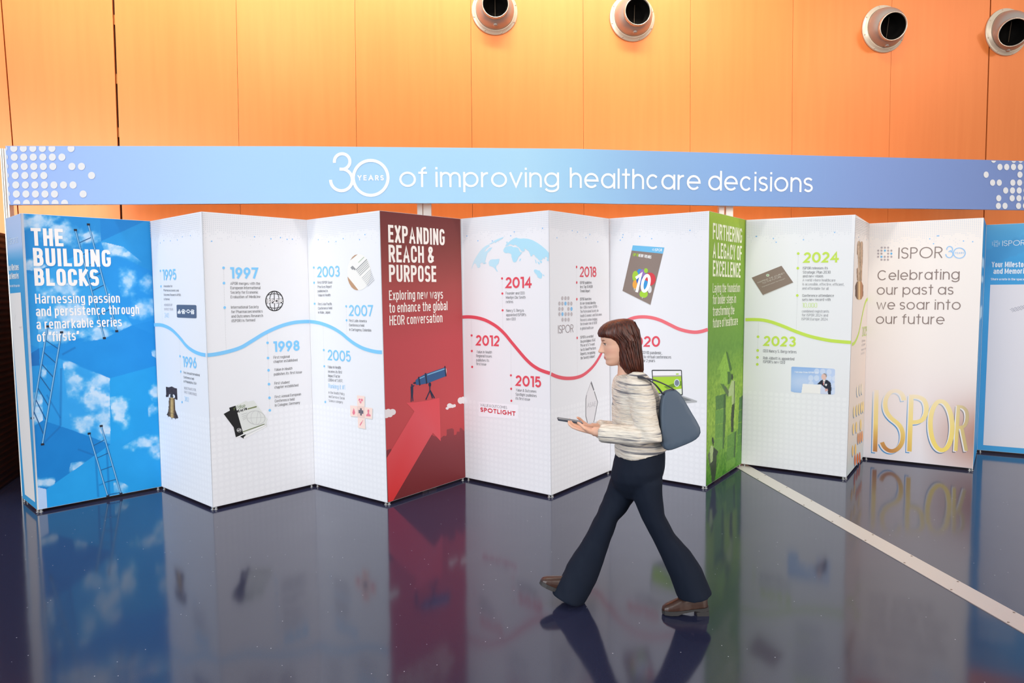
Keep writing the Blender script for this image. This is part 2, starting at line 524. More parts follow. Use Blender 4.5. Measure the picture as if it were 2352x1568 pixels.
def floor_material():
    m = mat('polished_blue_floor', (36, 38, 66), rough=0.10, spec=0.76)
    nt, b, N, K = nodes(m)
    tc = N('ShaderNodeTexCoord')
    n1 = N('ShaderNodeTexNoise'); n1.inputs['Scale'].default_value = 420; n1.inputs['Detail'].default_value = 2
    K(tc.outputs['Object'], n1.inputs['Vector'])
    r1 = N('ShaderNodeValToRGB')
    r1.color_ramp.elements[0].position = .35; r1.color_ramp.elements[0].color = L4((20, 25, 48))
    r1.color_ramp.elements[1].position = .68; r1.color_ramp.elements[1].color = L4((55, 57, 82))
    K(n1.outputs[0], r1.inputs[0])
    vo = N('ShaderNodeTexVoronoi'); vo.inputs['Scale'].default_value = 26
    K(tc.outputs['Object'], vo.inputs['Vector'])
    lt = N('ShaderNodeMath'); lt.operation = 'LESS_THAN'; lt.inputs[1].default_value = 0.075
    K(vo.outputs['Distance'], lt.inputs[0])
    sp = N('ShaderNodeSeparateColor'); K(vo.outputs['Color'], sp.inputs[0])
    gt = N('ShaderNodeMath'); gt.operation = 'GREATER_THAN'; gt.inputs[1].default_value = 0.88
    K(sp.outputs[0], gt.inputs[0])
    mu = N('ShaderNodeMath'); mu.operation = 'MULTIPLY'; K(lt.outputs[0], mu.inputs[0]); K(gt.outputs[0], mu.inputs[1])
    mx = N('ShaderNodeMix'); mx.data_type = 'RGBA'
    K(mu.outputs[0], mx.inputs[0]); K(r1.outputs[0], mx.inputs[6]); mx.inputs[7].default_value = L4((178, 178, 186))
    K(mx.outputs[2], b.inputs['Base Color'])
    n2 = N('ShaderNodeTexNoise'); n2.inputs['Scale'].default_value = 2.2; n2.inputs['Detail'].default_value = 1
    K(tc.outputs['Object'], n2.inputs['Vector'])
    bp = N('ShaderNodeBump'); bp.inputs['Strength'].default_value = 0.06; bp.inputs['Distance'].default_value = 0.02
    K(n2.outputs[0], bp.inputs['Height']); K(bp.outputs[0], b.inputs['Normal'])
    return m


bm = bmesh.new()
box_pts(bm, [Vector(p) for p in ((-16, -14, -.2), (18, -14, -.2), (18, 16, -.2), (-16, 16, -.2), (-16, -14, 0), (18, -14, 0), (18, 16, 0), (-16, 16, 0))])
tag(from_bm('floor', bm, floor_material()), kind='structure')

WSC = 1.25
WO = Vector((-2.3353 * WSC, 6.0198 * WSC, 0)); WD = Vector((1, 0.12338, 0)).normalized()
WN = Vector((WD.y, -WD.x, 0))       # towards the camera


def on_wall(px, py, off=0.0): return at_plane(px, py, WO + WN * off, WN)


# wall panels between the seams seen in the photo: (x at y = 0, x at y = 335, gap half width)
SE = [(-980, -920, .0017), (-620, -570, .0017), (-290, -262, .0017), (2.5, 29.3, .006), (260, 272.4, .011), (542, 549, .0017), (815, 819, .0017), (1081, 1084, .0017), (1339, 1340.4, .0017),
      (1586, 1585, .0017), (1821.5, 1819, .0017), (2049, 2042.5, .0017), (2275.5, 2265, .008), (2500, 2478, .0017), (2760, 2730, .0017), (3100, 3060, .0017), (3500, 3450, .0017)]
ZT, ZB = 9.0, 0.0
bm = bmesh.new()
lines = []
for xa, xb, g in SE:
    A, C = on_wall(xa, 0), on_wall(xb, 335)
    f = lambda z, A=A, C=C: A + (C - A) * ((z - A.z) / (C.z - A.z))
    lines.append((f(ZB), f(ZT), g))
for (b0, t0, g0), (b1, t1, g1) in zip(lines[:-1], lines[1:]):
    q = [b0 + WD * g0, b1 - WD * g1, t1 - WD * g1, t0 + WD * g0]
    box_pts(bm, [q[0] - WN * .02, q[1] - WN * .02, q[1], q[0], q[3] - WN * .02, q[2] - WN * .02, q[2], q[3]])
bmesh.ops.recalc_face_normals(bm, faces=bm.faces)
wall = tag(from_bm('wall_back', bm, wall_material()), kind='structure')
bm = bmesh.new()
q = [lines[0][0], lines[-1][0], lines[-1][1], lines[0][1]]
box_pts(bm, [q[0] - WN * .16, q[1] - WN * .16, q[1] - WN * .06, q[0] - WN * .06, q[3] - WN * .16, q[2] - WN * .16, q[2] - WN * .06, q[3] - WN * .06])
bmesh.ops.recalc_face_normals(bm, faces=bm.faces)
from_bm('backing_board', bm, mat('dark_backing', (120, 44, 14), .8), wall)
# aluminium rail and clips seen through the two wide joints
for k, zs in ((4, ((3.2, 3.6), (3.95, 4.4), (4.75, 4.9), (5.2, 5.33), (2.7, 2.84))), (12, ())):
    b0, t0, g = lines[k]
    bm = bmesh.new()
    add_box(bm, (b0 + t0) / 2 - WN * .05, WD * .012, WN * .006, (t0 - b0) / 2)
    from_bm('joint_rail', bm, mat('grey_rail', (96, 84, 66), .5, .3) if k == 4 else mat('rust_rail', (120, 34, 10), .6), wall)
    if zs:
        bm = bmesh.new()
        for za in (2.55, 2.95, 3.55, 4.1, 4.7, 5.05, 5.6, 6.4, 7.3):
            c = b0 + (t0 - b0) * (za / (ZT - ZB))
            add_box(bm, c - WN * .03, WD * .009, WN * .012, Vector((0, 0, .05)))
        from_bm('panel_clip', bm, mat('brass_clip', (170, 110, 50), .5, .4), wall)

# dark slatted partition at the left
fp = at_z(0, 1125, 0); pd = Vector((-.345, 1, 0)).normalized(); pn = Vector((pd.y, -pd.x, 0))
bm = bmesh.new()
a, b = fp - pd * .30, fp + pd * 1.35
HP = at_plane(0, 534, fp, pn).z
box_pts(bm, [a - pn * .12, b - pn * .12, b, a, a - pn * .12 + Vector((0, 0, HP)), b - pn * .12 + Vector((0, 0, HP)), b + Vector((0, 0, HP)), a + Vector((0, 0, HP))])
bmesh.ops.recalc_face_normals(bm, faces=bm.faces)
m = mat('dark_slatted_wood', (52, 18, 14), rough=.45)
nt, bb, N, K = nodes(m)
tc = N('ShaderNodeTexCoord'); wv = N('ShaderNodeTexWave'); wv.wave_type = 'BANDS'; wv.bands_direction = 'Z'
wv.inputs['Scale'].default_value = 5.2; K(tc.outputs['Object'], wv.inputs['Vector'])
cr = N('ShaderNodeValToRGB'); cr.color_ramp.elements[0].position = .0; cr.color_ramp.elements[0].color = L4((27, 11, 10))
cr.color_ramp.elements[1].position = .95; cr.color_ramp.elements[1].color = L4((64, 24, 15))
e_ = cr.color_ramp.elements.new(.8); e_.color = L4((37, 14, 12))
K(wv.outputs[1], cr.inputs[0]); K(cr.outputs[0], bb.inputs['Base Color'])
bp = N('ShaderNodeBump'); bp.inputs['Strength'].default_value = .5; bp.inputs['Distance'].default_value = .01
K(wv.outputs[1], bp.inputs['Height']); K(bp.outputs[0], bb.inputs['Normal'])
tag(from_bm('wall_left', bm, m), kind='structure')

# the same dark slats line the foot of the back wall
bm = bmesh.new()
a, b = on_wall(60, 600, .03), on_wall(2900, 600, .03)
box_pts(bm, [V_ + Z_ for Z_ in (Vector((0, 0, -a.z)), Vector((0, 0, 2.3 - a.z))) for V_ in (Vector((a.x, a.y, a.z)) - WN * .028, Vector((b.x, b.y, a.z)) - WN * .028, Vector((b.x, b.y, a.z)), Vector((a.x, a.y, a.z)))])
bmesh.ops.recalc_face_normals(bm, faces=bm.faces)
tag(from_bm('trim_2', bm, m), kind='structure')

# brushed metal cover strip over the floor joint
t0, t1 = at_z(1723.8, 1071, .004), at_z(2352, 1415.4, .004)
s0, s1 = at_z(1698.5, 1072, .004), at_z(2352, 1453.5, .004)
d = (t1 - t0).normalized(); nrm = Vector((d.y, -d.x, 0))
wS = abs((s1 - t1).dot(nrm)); cS = t0 + nrm * (wS / 2 if (s1 - t1).dot(nrm) > 0 else -wS / 2)
m = mat('satin_aluminium_strip', (214, 208, 202), rough=.42, metal=.55)
bm = bmesh.new()
A = cS - d * 1.6; C = cS + d * 6.2
add_box(bm, ((A + C) / 2).to_2d().to_3d() + Vector((0, 0, .002)), (C - A) / 2, nrm * wS / 2, (0, 0, .0022))
strip = tag(from_bm('trim_1', bm, m), kind='structure')
for k in range(11):
    for sg in (1, -1):
        p = cS + d * (.35 + .42 * k + (.1 if sg > 0 else 0)) + nrm * sg * wS * .40
        bm = bmesh.new(); lathe(bm, (p.x, p.y, .004), (0, 0, 1), [(.0, 0), (.007, 0), (.006, .0018), (0, .002)], 10)
        from_bm('screw', bm, mat('screw_metal', (120, 104, 92), .4, .6), strip)

# ------------------------------------------------------------------ air nozzles on the wall
m_fl = mat('cream_flange', (232, 214, 188), .35, .35); m_ball = mat('brushed_nickel_ball', (186, 172, 160), .34, .5)
m_in = mat('black_nozzle_inside', (10, 8, 6), .8, 0, .1); m_rim = mat('bright_rim', (222, 204, 184), .25, .7)


def nozzle(cx, cy, ax, ay, label):
    c = on_wall(cx, cy); r0 = .52 * 53 / (FPX * .52 / (c - CAM).dot(CF)) if False else 53 * (c - CAM).dot(CF) / FPX
    root = empty('air_nozzle', c, label, 'air nozzle', 'ball air nozzles on the orange wall')
    bm = bmesh.new()
    lathe(bm, c, WN, [(r0 * .80, .0), (r0, .0), (r0, .014), (r0 * .97, .022), (r0 * .90, .026), (r0 * .87, .05), (r0 * .84, .052), (r0 * .82, .03)], 64)
    from_bm('flange', bm, m_fl, root, True)
    for k in range(8):
        an = 2 * math.pi * k / 8 + .3; x, y, _ = frame_of(WN)
        p = c + (x * math.cos(an) + y * math.sin(an)) * r0 * .945 + WN * .023
        bm = bmesh.new(); lathe(bm, p, WN, [(0, 0), (.008, 0), (.008, .004), (0, .006)], 10)
        from_bm('rivet', bm, m_rim, root, True)
    R = r0 * .83; bc = c + WN * .035
    Ra = R * .93
    # aim of the outlet: where the sight line through the outlet's centre meets a sphere about the ball's centre
    d = ray(ax, ay).normalized(); oc = CAM - bc; bq = oc.dot(d); disc = bq * bq - oc.length_squared + Ra * Ra
    t = -bq - math.sqrt(max(disc, 0)); aim = (CAM + d * t - bc).normalized()
    ra = R * .66; hb = math.sqrt(R * R - ra * ra)
    a0 = math.acos(hb / R)
    prof = [(R * math.sin(a), R * math.cos(a)) for a in np.linspace(math.pi * .75, a0, 26)]
    prof += [(ra * 1.0, hb + .02), (ra * .99, hb + .045), (ra * .96, hb + .045), (ra * .94, hb + .02)]
    bm = bmesh.new(); lathe(bm, bc, aim, prof[:-3], 64)
    ball = from_bm('ball', bm, m_ball, root, True)
    bm = bmesh.new(); lathe(bm, bc, aim, [(ra * 1.04, hb + .012), (ra * 1.05, hb + .03), (ra * 1.02, hb + .05), (ra * .97, hb + .05), (ra * .95, hb + .03)], 64)
    from_bm('outlet_rim', bm, m_rim, root, True)
    bm = bmesh.new(); lathe(bm, bc, aim, [(ra * .955, hb + .03), (ra * .93, hb - .04), (ra * .80, hb - .05), (ra * .78, hb - .12), (0.001, hb - .13)], 48)
    from_bm('outlet_duct', bm, m_in, root, True)
    # adjusting screw below the outlet
    dn = (Vector((0, 0, -1)) - aim * Vector((0, 0, -1)).dot(aim)).normalized()
    kd = (aim * math.cos(a0 + .34) + dn * math.sin(a0 + .34)).normalized()
    bm = bmesh.new(); lathe(bm, bc + kd * (R - .004), kd, [(0, 0), (.024, 0), (.024, .012), (.018, .018), (0, .019)], 20)
    from_bm('adjusting_screw', bm, m_ball, root, True)
    x, y, _ = frame_of(aim)
    bm = bmesh.new(); tube(bm, [bc + aim * (hb - .1) - y * ra * .75, bc + aim * (hb - .1) + y * ra * .75], .004, 8)
    from_bm('damper_rod', bm, mat('dark_rod', (90, 74, 58), .4, .5), root)


nozzle(1136, 27, 1138, 9, 'leftmost of the four round metal air nozzles on the orange wall')
nozzle(1451.5, 42, 1465, 26, 'second from left of the four round metal air nozzles on the orange wall')
nozzle(2028, 67.5, 2052, 60, 'round metal air nozzle fully in view, third from left on the orange wall')
nozzle(2310, 74.5, 2328, 74.5, 'rightmost round metal air nozzle, cut by the right edge of the photo')

# ------------------------------------------------------------------ header banner
HC = [(12.5, 335.0, 470.5), (690, 335.8, 466.8), (1325, 341.6, 466.2), (1895, 357.9, 476.3), (2352, 369.3, 482.1)]
pts = []
for i, (x, yt, yb) in enumerate(HC):
    Yc = 819.0 / (yb - yt)
    xb = x + (8.0 if i == 0 else 0)
    d = ray(xb, yb); pts.append(CAM + d * Yc)
zb = sum(p.z for p in pts) / len(pts)
hp = [Vector((p.x, p.y, p.z)) for p in pts]
tops = []
for i, (x, yt, yb) in enumerate(HC):
    j = min(i, len(HC) - 2)
    dd = (hp[j + 1] - hp[j]); n = Vector((dd.y, -dd.x, 0)).normalized()
    tops.append(at_plane(x, yt, hp[i], n))
ext = (hp[4] - hp[3]).normalized() * .75
hp.append(hp[4] + ext); tops.append(tops[4] + ext)
ban = empty('header_banner', (hp[2].x, hp[2].y, 0), 'long blue overhead banner with white lettering and dots on white posts', 'banner')
m_post = mat('white_aluminium', (226, 224, 218), .35, .25)
BP = []


def ban_col(px, py, u, v):
    xs = [0, 60, 500, 900, 1200, 1330, 1500, 1700, 2000, 2352, 2600]
    C = np.array([(142, 168, 224), (144, 170, 226), (154, 190, 230), (160, 200, 232), (162, 204, 230), (150, 194, 226), (134, 172, 214), (124, 160, 210), (118, 142, 194), (108, 128, 178), (106, 122, 172)], float)
    return np.stack([np.interp(px, xs, C[:, k]) for k in range(3)], 1)


segs = [(0, 1), (1, 2), (2, 3), (3, 5)]
for a, b in segs:
    pa, pb, ta, tb = hp[a], hp[b], tops[a], tops[b]
    pl = Plane(pa, pb); BP.append(pl)
    q = [pa, pb, tb, ta]
    bm = bmesh.new(); k = -pl.n * .035
    box_pts(bm, [q[0] + k, q[1] + k, q[1], q[0], q[3] + k, q[2] + k, q[2], q[3]])
    bmesh.ops.recalc_face_normals(bm, faces=bm.faces)
    pan = from_bm('banner_panel', bm, mat('banner_edge', (205, 215, 232), .5), ban)
    uvq = [((p - pl.o).dot(pl.du), (p - pl.o).dot(pl.dv)) for p in q]

    def edge(U, V, Q=uvq):
        f = lambda i: (Q[0][i] * (1 - U) + Q[1][i] * U) * (1 - V) + (Q[3][i] * (1 - U) + Q[2][i] * U) * V
        return f(0), f(1)
    o = grid_print('printed_sheet', pl, 0, 1, 0, 1, 60, 6, ban_col, ban, .0015, edge)

CREAM = (250, 246, 240)
pr = Print(BP[0], .004)
rows = [(95, 152, [0, 1, 2, 3, 4, 5, 7]), (190, 157, [0, 1, 2, 3, 4, 5, 6]), (290, 162, [0, 1, 2, 3, 4, 5, 7, 8]), (388, 168, [0, 1, 2, 3, 4, 9]),
        (490, 174, [0, 1, 2, 3, 4, 5, 6, 7]), (588, 180, [0, 1, 2, 3, 4, 5, 8]), (688, 186, [0, 1, 2, 3, 4, 5, 6])]
DOT = (212, 212, 214)


def clampL(px, py):
    xl = 14.5 + 7.5 * (py - 335) / 135; return (max(px, xl), min(max(py, 336.2), 468.6))


for y, x1, cs in rows:
    for c in cs:
        px = (x1 + (c - 1) * 103) / 4.704; py = 320 + (y + 3) / 4.704
        if c == 0: px = (x1 - 108) / 4.704
        pr.disc(px, py, 8.2, 8.4, DOT, 24, clamp=clampL)
pr.build('dot_pattern', ban)
pr = Print(BP[3], .004)
rowsR = [(305, [1185, 1487, 1590, 1695]), (415, [1280, 1381, 1483, 1585, 1688]), (530, [1073, 1580, 1682]), (650, [1170, 1270, 1473, 1575, 1677]),
         (767, [1367, 1468, 1569, 1671]), (883, [1262, 1463, 1565, 1666]), (998, [1257, 1356, 1559, 1660])]
for y, xs in rowsR:
    for x in xs:
        pr.disc(2100 + x / 6.532, 320 + y / 6.532, 5.9, 7.3, DOT, 24, clamp=lambda px, py: (px, max(py, 364.4 + (px - 2100) * .0194 + 1.2)))
pr.build('dot_pattern', ban)
# the emblem: a 3 and a ring with YEARS inside
Z5 = lambda x, y: (700 + x / 3.92, 320 + y / 3.92)


def emblem(pr, M, sw, swy, col, tc, ring, three, yrs, lw=.2):
    cx, cy, rx, ry = ring
    pr.ribbon([pr.pl.uv(*M(cx + rx * math.cos(t), cy + ry * math.sin(t))) for t in np.linspace(0, 2 * math.pi, 49)[:-1]], sw, col, True)
    p = []
    x, y, r = three[0]
    for t in np.linspace(190, -75, 24): p.append(M(x + r * math.cos(math.radians(t)), y - r * math.sin(math.radians(t))))
    pr.pline(p, sw, col)
    x2, y2, r2 = three[1]
    q = [M(three[2], three[3])]
    for t in np.linspace(75, -180, 26): q.append(M(x2 + r2 * math.cos(math.radians(t)), y2 - r2 * math.sin(math.radians(t))))
    pr.pline(q, sw, col)
    a = M(*yrs[0]); b = M(*yrs[1])
    pr.text('YEARS', a[0], a[1], b[0], b[1], yrs[2], tc, lw=lw, mode='g', gap=.55)


pr = Print(BP[1], .004)
emblem(pr, Z5, .027, .027, CREAM, CREAM, (594, 347, 156, 157), ((337, 200, 70), (331, 365, 98), 313, 268), ((476, 370), (712, 370), 12.2), .2)
pr.build('emblem', ban)
pr = Print(BP[1], .004)
pr.text('of improving', 917.6, 429.4, 1284, 430.4, 46.5, CREAM, lw=.105, mode='g', xh=.73, gap=.2)
pr.build('lettering', ban)
pr = Print(BP[2], .004)
pr.text('healthcare decisions', 1308.5, 431.2, 1866, 441.5, 46.5, CREAM, lw=.105, mode='g', xh=.73, gap=.2)
pr.build('lettering', ban)
# posts
for (xa, xb, yr, seg, dY) in ((8.4, 21.7, 485, 0, .0), (958.2, 970.3, 480, 1, .2), (972.0, 990.2, 480, 1, .2), (1652, 1663.6, 480, 2, .2), (1668, 1684.2, 480, 2, .2)):
    if seg == 0: Y = hp[0].y + .13
    else:
        pl = BP[seg]; pm = at_plane((xa + xb) / 2, yr, pl.o, pl.n); Y = pm.y + dY
    A, C = at_y(xa, yr, Y), at_y(xb, yr, Y)
    hw = (C.x - A.x) / 2; cx_ = (A.x + C.x) / 2; ztop = tops[seg].z - .01 if seg else tops[0].z + .005
    bm = bmesh.new()
    add_box(bm, (cx_, Y + .03, ztop / 2), (hw, 0, 0), (0, .028, 0), (0, 0, ztop / 2))
    if seg == 0:
        for s_ in (-.55, .15): add_box(bm, (cx_ + hw * s_, Y - .002, ztop / 2), (hw * .16, 0, 0), (0, .006, 0), (0, 0, ztop / 2))
    from_bm('post', bm, m_post, ban)

# ------------------------------------------------------------------ the folded display wall
EB = [(52.3, 1143.6), (85.5, 1170.9), (371.7, 1116.8), (489.2, 1165.3), (723.2, 1110.9), (889.7, 1154.3), (1069.3, 1095.9), (1266, 1137.2), (1401.7, 1080.3),
      (1621.2, 1117.2), (1702.6, 1064.4), (1943.9, 1095.8), (1982, 1049.15), (2234.9, 1075.8), (2243.9, 1032.7), (2352, 1041.9)]
ET = [(12.8, 501.7), (47.7, 489.4), (345.7, 507.5), (463, 485.6), (704.3, 504.7), (871.6, 483.3), (1057.6, 502.4), (1260.9, 482.6), (1398.4, 501.7),
      (1629, 484.3), (1714.6, 504.9), (1964.8, 492.8), (1997.1, 513.2), (2259.7, 499.9), (2265.5, 516.2), (2352, 511.9)]
PZ = .026
bots = [at_z(x, y, PZ) for x, y in EB]
bots[15] = bots[14] + (bots[15] - bots[14]).normalized() * 1.0
TH = .022
m_fr = mat('white_panel_frame', (225, 228, 232), .4, .2); m_chr = mat('chrome_foot', (190, 190, 190), .18, .9)
m_white = mat('white_print_fabric', (236, 237, 240), .6, 0, .25)
nt, bb, N, K = nodes(m_white)
uvn = N('ShaderNodeUVMap'); uvn.uv_map = 'metres'; sx = N('ShaderNodeSeparateXYZ'); K(uvn.outputs[0], sx.inputs[0])


def mth(op, a, b=None):
    n = N('ShaderNodeMath'); n.operation = op
    for i, v in enumerate((a, b)):
        if v is None: continue
        if isinstance(v, (int, float)): n.inputs[i].default_value = v
        else: K(v, n.inputs[i])
    return n.outputs[0]


fx = mth('SUBTRACT', mth('FRACT', mth('DIVIDE', sx.outputs[0], .052)), .5); fy = mth('SUBTRACT', mth('FRACT', mth('DIVIDE', sx.outputs[1], .052)), .5)
rr = mth('SQRT', mth('ADD', mth('MULTIPLY', fx, fx), mth('MULTIPLY', fy, fy)))
dotm = mth('MULTIPLY', mth('LESS_THAN', rr, .36), mth('LESS_THAN', sx.outputs[1], .78))
nz = N('ShaderNodeTexNoise'); nz.inputs['Scale'].default_value = 3.1; K(uvn.outputs[0], nz.inputs['Vector'])
dotm = mth('MULTIPLY', dotm, mth('MULTIPLY', nz.outputs[0], .8))
mx = N('ShaderNodeMix'); mx.data_type = 'RGBA'; K(dotm, mx.inputs[0]); mx.inputs[6].default_value = L4((233, 234, 239)); mx.inputs[7].default_value = L4((243, 244, 248))
K(mx.outputs[2], bb.inputs['Base Color'])

NP = 15
planes = [Plane(bots[i], bots[i + 1]) for i in range(NP)]
corners = []
for i in range(NP):
    pl = planes[i]
    tl = pl.uv(*ET[i]); tr = pl.uv(*ET[i + 1]) if i < NP - 1 else (1.0, tl[1])
    corners.append([(0, 0), (pl.W, 0), tr, tl])
NAMES = [
    ('narrow blue memories panel with a blank white writing strip, seen edge-on at the far left', 1),
    ('blue sky display panel headed THE BUILDING BLOCKS with printed ladders', 1),
    ('white display panel with years 1995 and 1996 and a printed bell', 0),
    ('white display panel with years 1997 and 1998, globe logo and two journals', 0),
    ('white display panel with years 2003, 2005 and 2007 and pink block cross', 0),
    ('red display panel headed EXPANDING REACH & PURPOSE with arrow and telescope', 1),
    ('white display panel with years 2012, 2014 and 2015 under a pale world map', 0),
    ('white display panel with year 2018, dotted logo and crystal award behind the walking woman', 0),
    ('white display panel with year 2020, tilted TOP 10 booklet and laptop', 0),
    ('green display panel headed FURTHERING A LEGACY OF EXCELLENCE', 1),
    ('white display panel with years 2023 and 2024 and speaker photo', 0),
    ('narrow-looking display panel with 2025, gold trophy and orange dots, seen nearly edge-on', 0),
    ('white display panel reading Celebrating our past as we soar into our future', 0),
    ('blue sliver of display panel seen edge-on right of the Celebrating panel', 1),
    ('blue memories panel with blank white writing board at the right edge', 1)]
roots = []
backs = []
for i in range(NP + 1):             # mitred back edge of the frames
    if i == 0: m_ = -planes[0].n
    elif i == NP: m_ = -planes[-1].n
    else:
        a, b = planes[i - 1].n, planes[i].n
        m_ = -(a + b) / (1 + a.dot(b))
    backs.append(m_ * TH)
for i in range(NP):
    pl = planes[i]; q = [pl.P(*c) for c in corners[i]]
    mid = pl.P(pl.W / 2, 0)
    root = empty('display_panel', (mid.x, mid.y, 0), NAMES[i][0], 'display panel', 'folding exhibition panels')
    roots.append(root)
    bm = bmesh.new(); k0, k1 = backs[i], backs[i + 1]
    e = pl.du * .0003
    box_pts(bm, [q[0] + k0 + e, q[1] + k1 - e, q[1] - e, q[0] + e, q[3] + k0 + e, q[2] + k1 - e, q[2] - e, q[3] + e])
    bmesh.ops.recalc_face_normals(bm, faces=bm.faces)
    from_bm('frame', bm, m_fr, root)
    if not NAMES[i][1]:
        c = corners[i]; g = .002
        uvs = [(g, .003), (c[1][0] - g, .003), (c[2][0] - g, c[2][1] - .003), (c[3][0] + g, c[3][1] - .003)]
        me = bpy.data.meshes.new('print_fabric'); me.from_pydata([tuple(pl.P(u, v, .001)) for u, v in uvs], [], [(0, 1, 2, 3)])
        ul = me.uv_layers.new(name='metres')
        for k in range(4): ul.data[k].uv = uvs[k]
        link_mesh('print_fabric', me, m_white, root)
    for ux in (.03, pl.W - .03):
        p = pl.P(ux, 0, -.011)
        bm = bmesh.new(); lathe(bm, (p.x, p.y, 0), (0, 0, 1), [(0, 0), (.016, 0), (.016, .005), (.007, .008), (.007, .013), (.013, .014), (.013, .019), (.007, .020), (.007, PZ)], 14, True)
        from_bm('levelling_foot', bm, m_chr, root, True)


def panel_edge(i, g=.003, gl=None):
    gl = g if gl is None else gl
    Q = corners[i]
    Q = [(Q[0][0] + gl, g * .7), (Q[1][0] - g, g * .7), (Q[2][0] - g, Q[2][1] - g * .7), (Q[3][0] + gl, Q[3][1] - g * .7)]

    def edge(U, V):
        f = lambda k: (Q[0][k] * (1 - U) + Q[1][k] * U) * (1 - V) + (Q[3][k] * (1 - U) + Q[2][k] * U) * V
        return f(0), f(1)
    return edge


def zm(ox, oy, s): return lambda x, y: (ox + x / s, oy + y / s)


ZA, ZBB, ZC, ZD = zm(0, 480, 3.92), zm(0, 840, 3.92), zm(340, 480, 3.92), zm(340, 840, 3.92)
ZE, ZF, ZG, ZH = zm(690, 480, 3.92), zm(690, 840, 3.92), zm(1040, 480, 3.92), zm(1040, 840, 3.92)
ZI, ZJ, ZK, ZL = zm(1240, 480, 3.92), zm(1340, 700, 3.7333), zm(1600, 480, 3.92), zm(1600, 780, 3.92)
ZM, ZN, ZQ = zm(1930, 480, 3.9194), zm(1930, 800, 4.1256), zm(700, 580, 3.735)
ZS, ZU, ZV = zm(340, 600, 4.355), zm(500, 590, 4.239), zm(1300, 590, 5.81)
SCL = {ZA: 3.92, ZBB: 3.92, ZC: 3.92, ZD: 3.92, ZE: 3.92, ZF: 3.92, ZG: 3.92, ZH: 3.92, ZI: 3.92, ZJ: 3.7333, ZK: 3.92, ZL: 3.92, ZM: 3.9194, ZN: 4.1256, ZQ: 3.735, ZS: 4.355, ZU: 4.239, ZV: 5.81}
BLUE = (128, 200, 248); RED = (224, 78, 94); LIME = (196, 224, 84)
DK = (124, 124, 128); MD = (160, 160, 165); LT = (186, 186, 192)


def T(i, Z, name, lines, col, lw=.12, mode='c', xh=.74, **kw):
    of_ = kw.pop('off', .0026)
    pr = Print(planes[i], of_)
    for k_, ln in enumerate(lines):
        if k_ and name in ('heading', 'subheading', 'lettering'):       # each printed line a part of its own
            pr.build(name, roots[i]); pr = Print(planes[i], of_)
        t, x0, x1, y0, y1, cap = ln[:6]; o = dict(kw); c = col; l = lw
        if len(ln) > 6: o.update(ln[6]); c = o.pop('col', col); l = o.pop('lw', lw)
        a, b = Z(x0, y0), Z(x1, y1)
        pr.text(t, a[0], a[1], b[0], b[1], cap / SCL[Z], c, lw=l, mode=o.pop('mode', mode), xh=xh, **o)
    return pr.build(name, roots[i])


def MARK(i, Z, lines, dots, col, rx, ry):
    pr = Print(planes[i], .0024)
    for a, b in lines: pr.dots(Z(*a), Z(*b), .014, .0022, (150, 150, 156))
    for x, y in dots:
        p = Z(x, y); pr.disc(p[0], p[1], rx / SCL[Z], ry / SCL[Z], col, 16, off=.0004)
    return pr.build('timeline_markers', roots[i])


def smooth_pts(p, n=5):
    p = [np.array(a, float) for a in p]; out = []
    for i in range(len(p) - 1):
        p0 = p[max(i - 1, 0)]; p1 = p[i]; p2 = p[i + 1]; p3 = p[min(i + 2, len(p) - 1)]
        for k in range(n):
            t = k / n
            out.append(.5 * ((2 * p1) + (-p0 + p2) * t + (2 * p0 - 5 * p1 + 4 * p2 - p3) * t * t + (-p0 + 3 * p1 - 3 * p2 + p3) * t ** 3))
    out.append(p[-1]); return [tuple(a) for a in out]


def CURVE(i, Z, pts, col, wd=.032):
    pr = Print(planes[i], .0028)
    pr.pline([Z(*p) for p in smooth_pts(pts)], wd, col)
    return pr.build('timeline_curve', roots[i])


# dotted border along the top of the white panels
for i in range(NP):
    if NAMES[i][1]: continue
    pl = planes[i]; pr = Print(pl, .0022); c = corners[i]; H_ = min(c[2][1], c[3][1])
    nx = int(pl.W / .0165)
    for a in range(1, nx):
        dep = 6.5 + 4.0 * vnoise(np.array([a * .21 + i * 9.]), np.array([3.7 + i]))[0]
        for r in range(16):
            v = H_ - .012 - r * .0165
            if r > dep and rng.random() > .55 * math.exp(-(r - dep) / 2.2): continue
            k = .0042 * (1 - .3 * min(r / 12, 1))
            u = a * pl.W / nx
            pr.poly([(u - k, v - k), (u + k, v - k), (u + k, v + k), (u - k, v + k)], (212, 216, 224))
    for _ in range(6):
        u = rng.uniform(.06, .94) * pl.W; v = H_ - rng.uniform(.15, .24); k = .0050
        pr.poly([(u - k, v - k), (u + k, v - k), (u + k, v + k), (u - k, v + k)], (120, 185, 240))
    tag(pr.build('dot_border', roots[i]), kind='stuff')

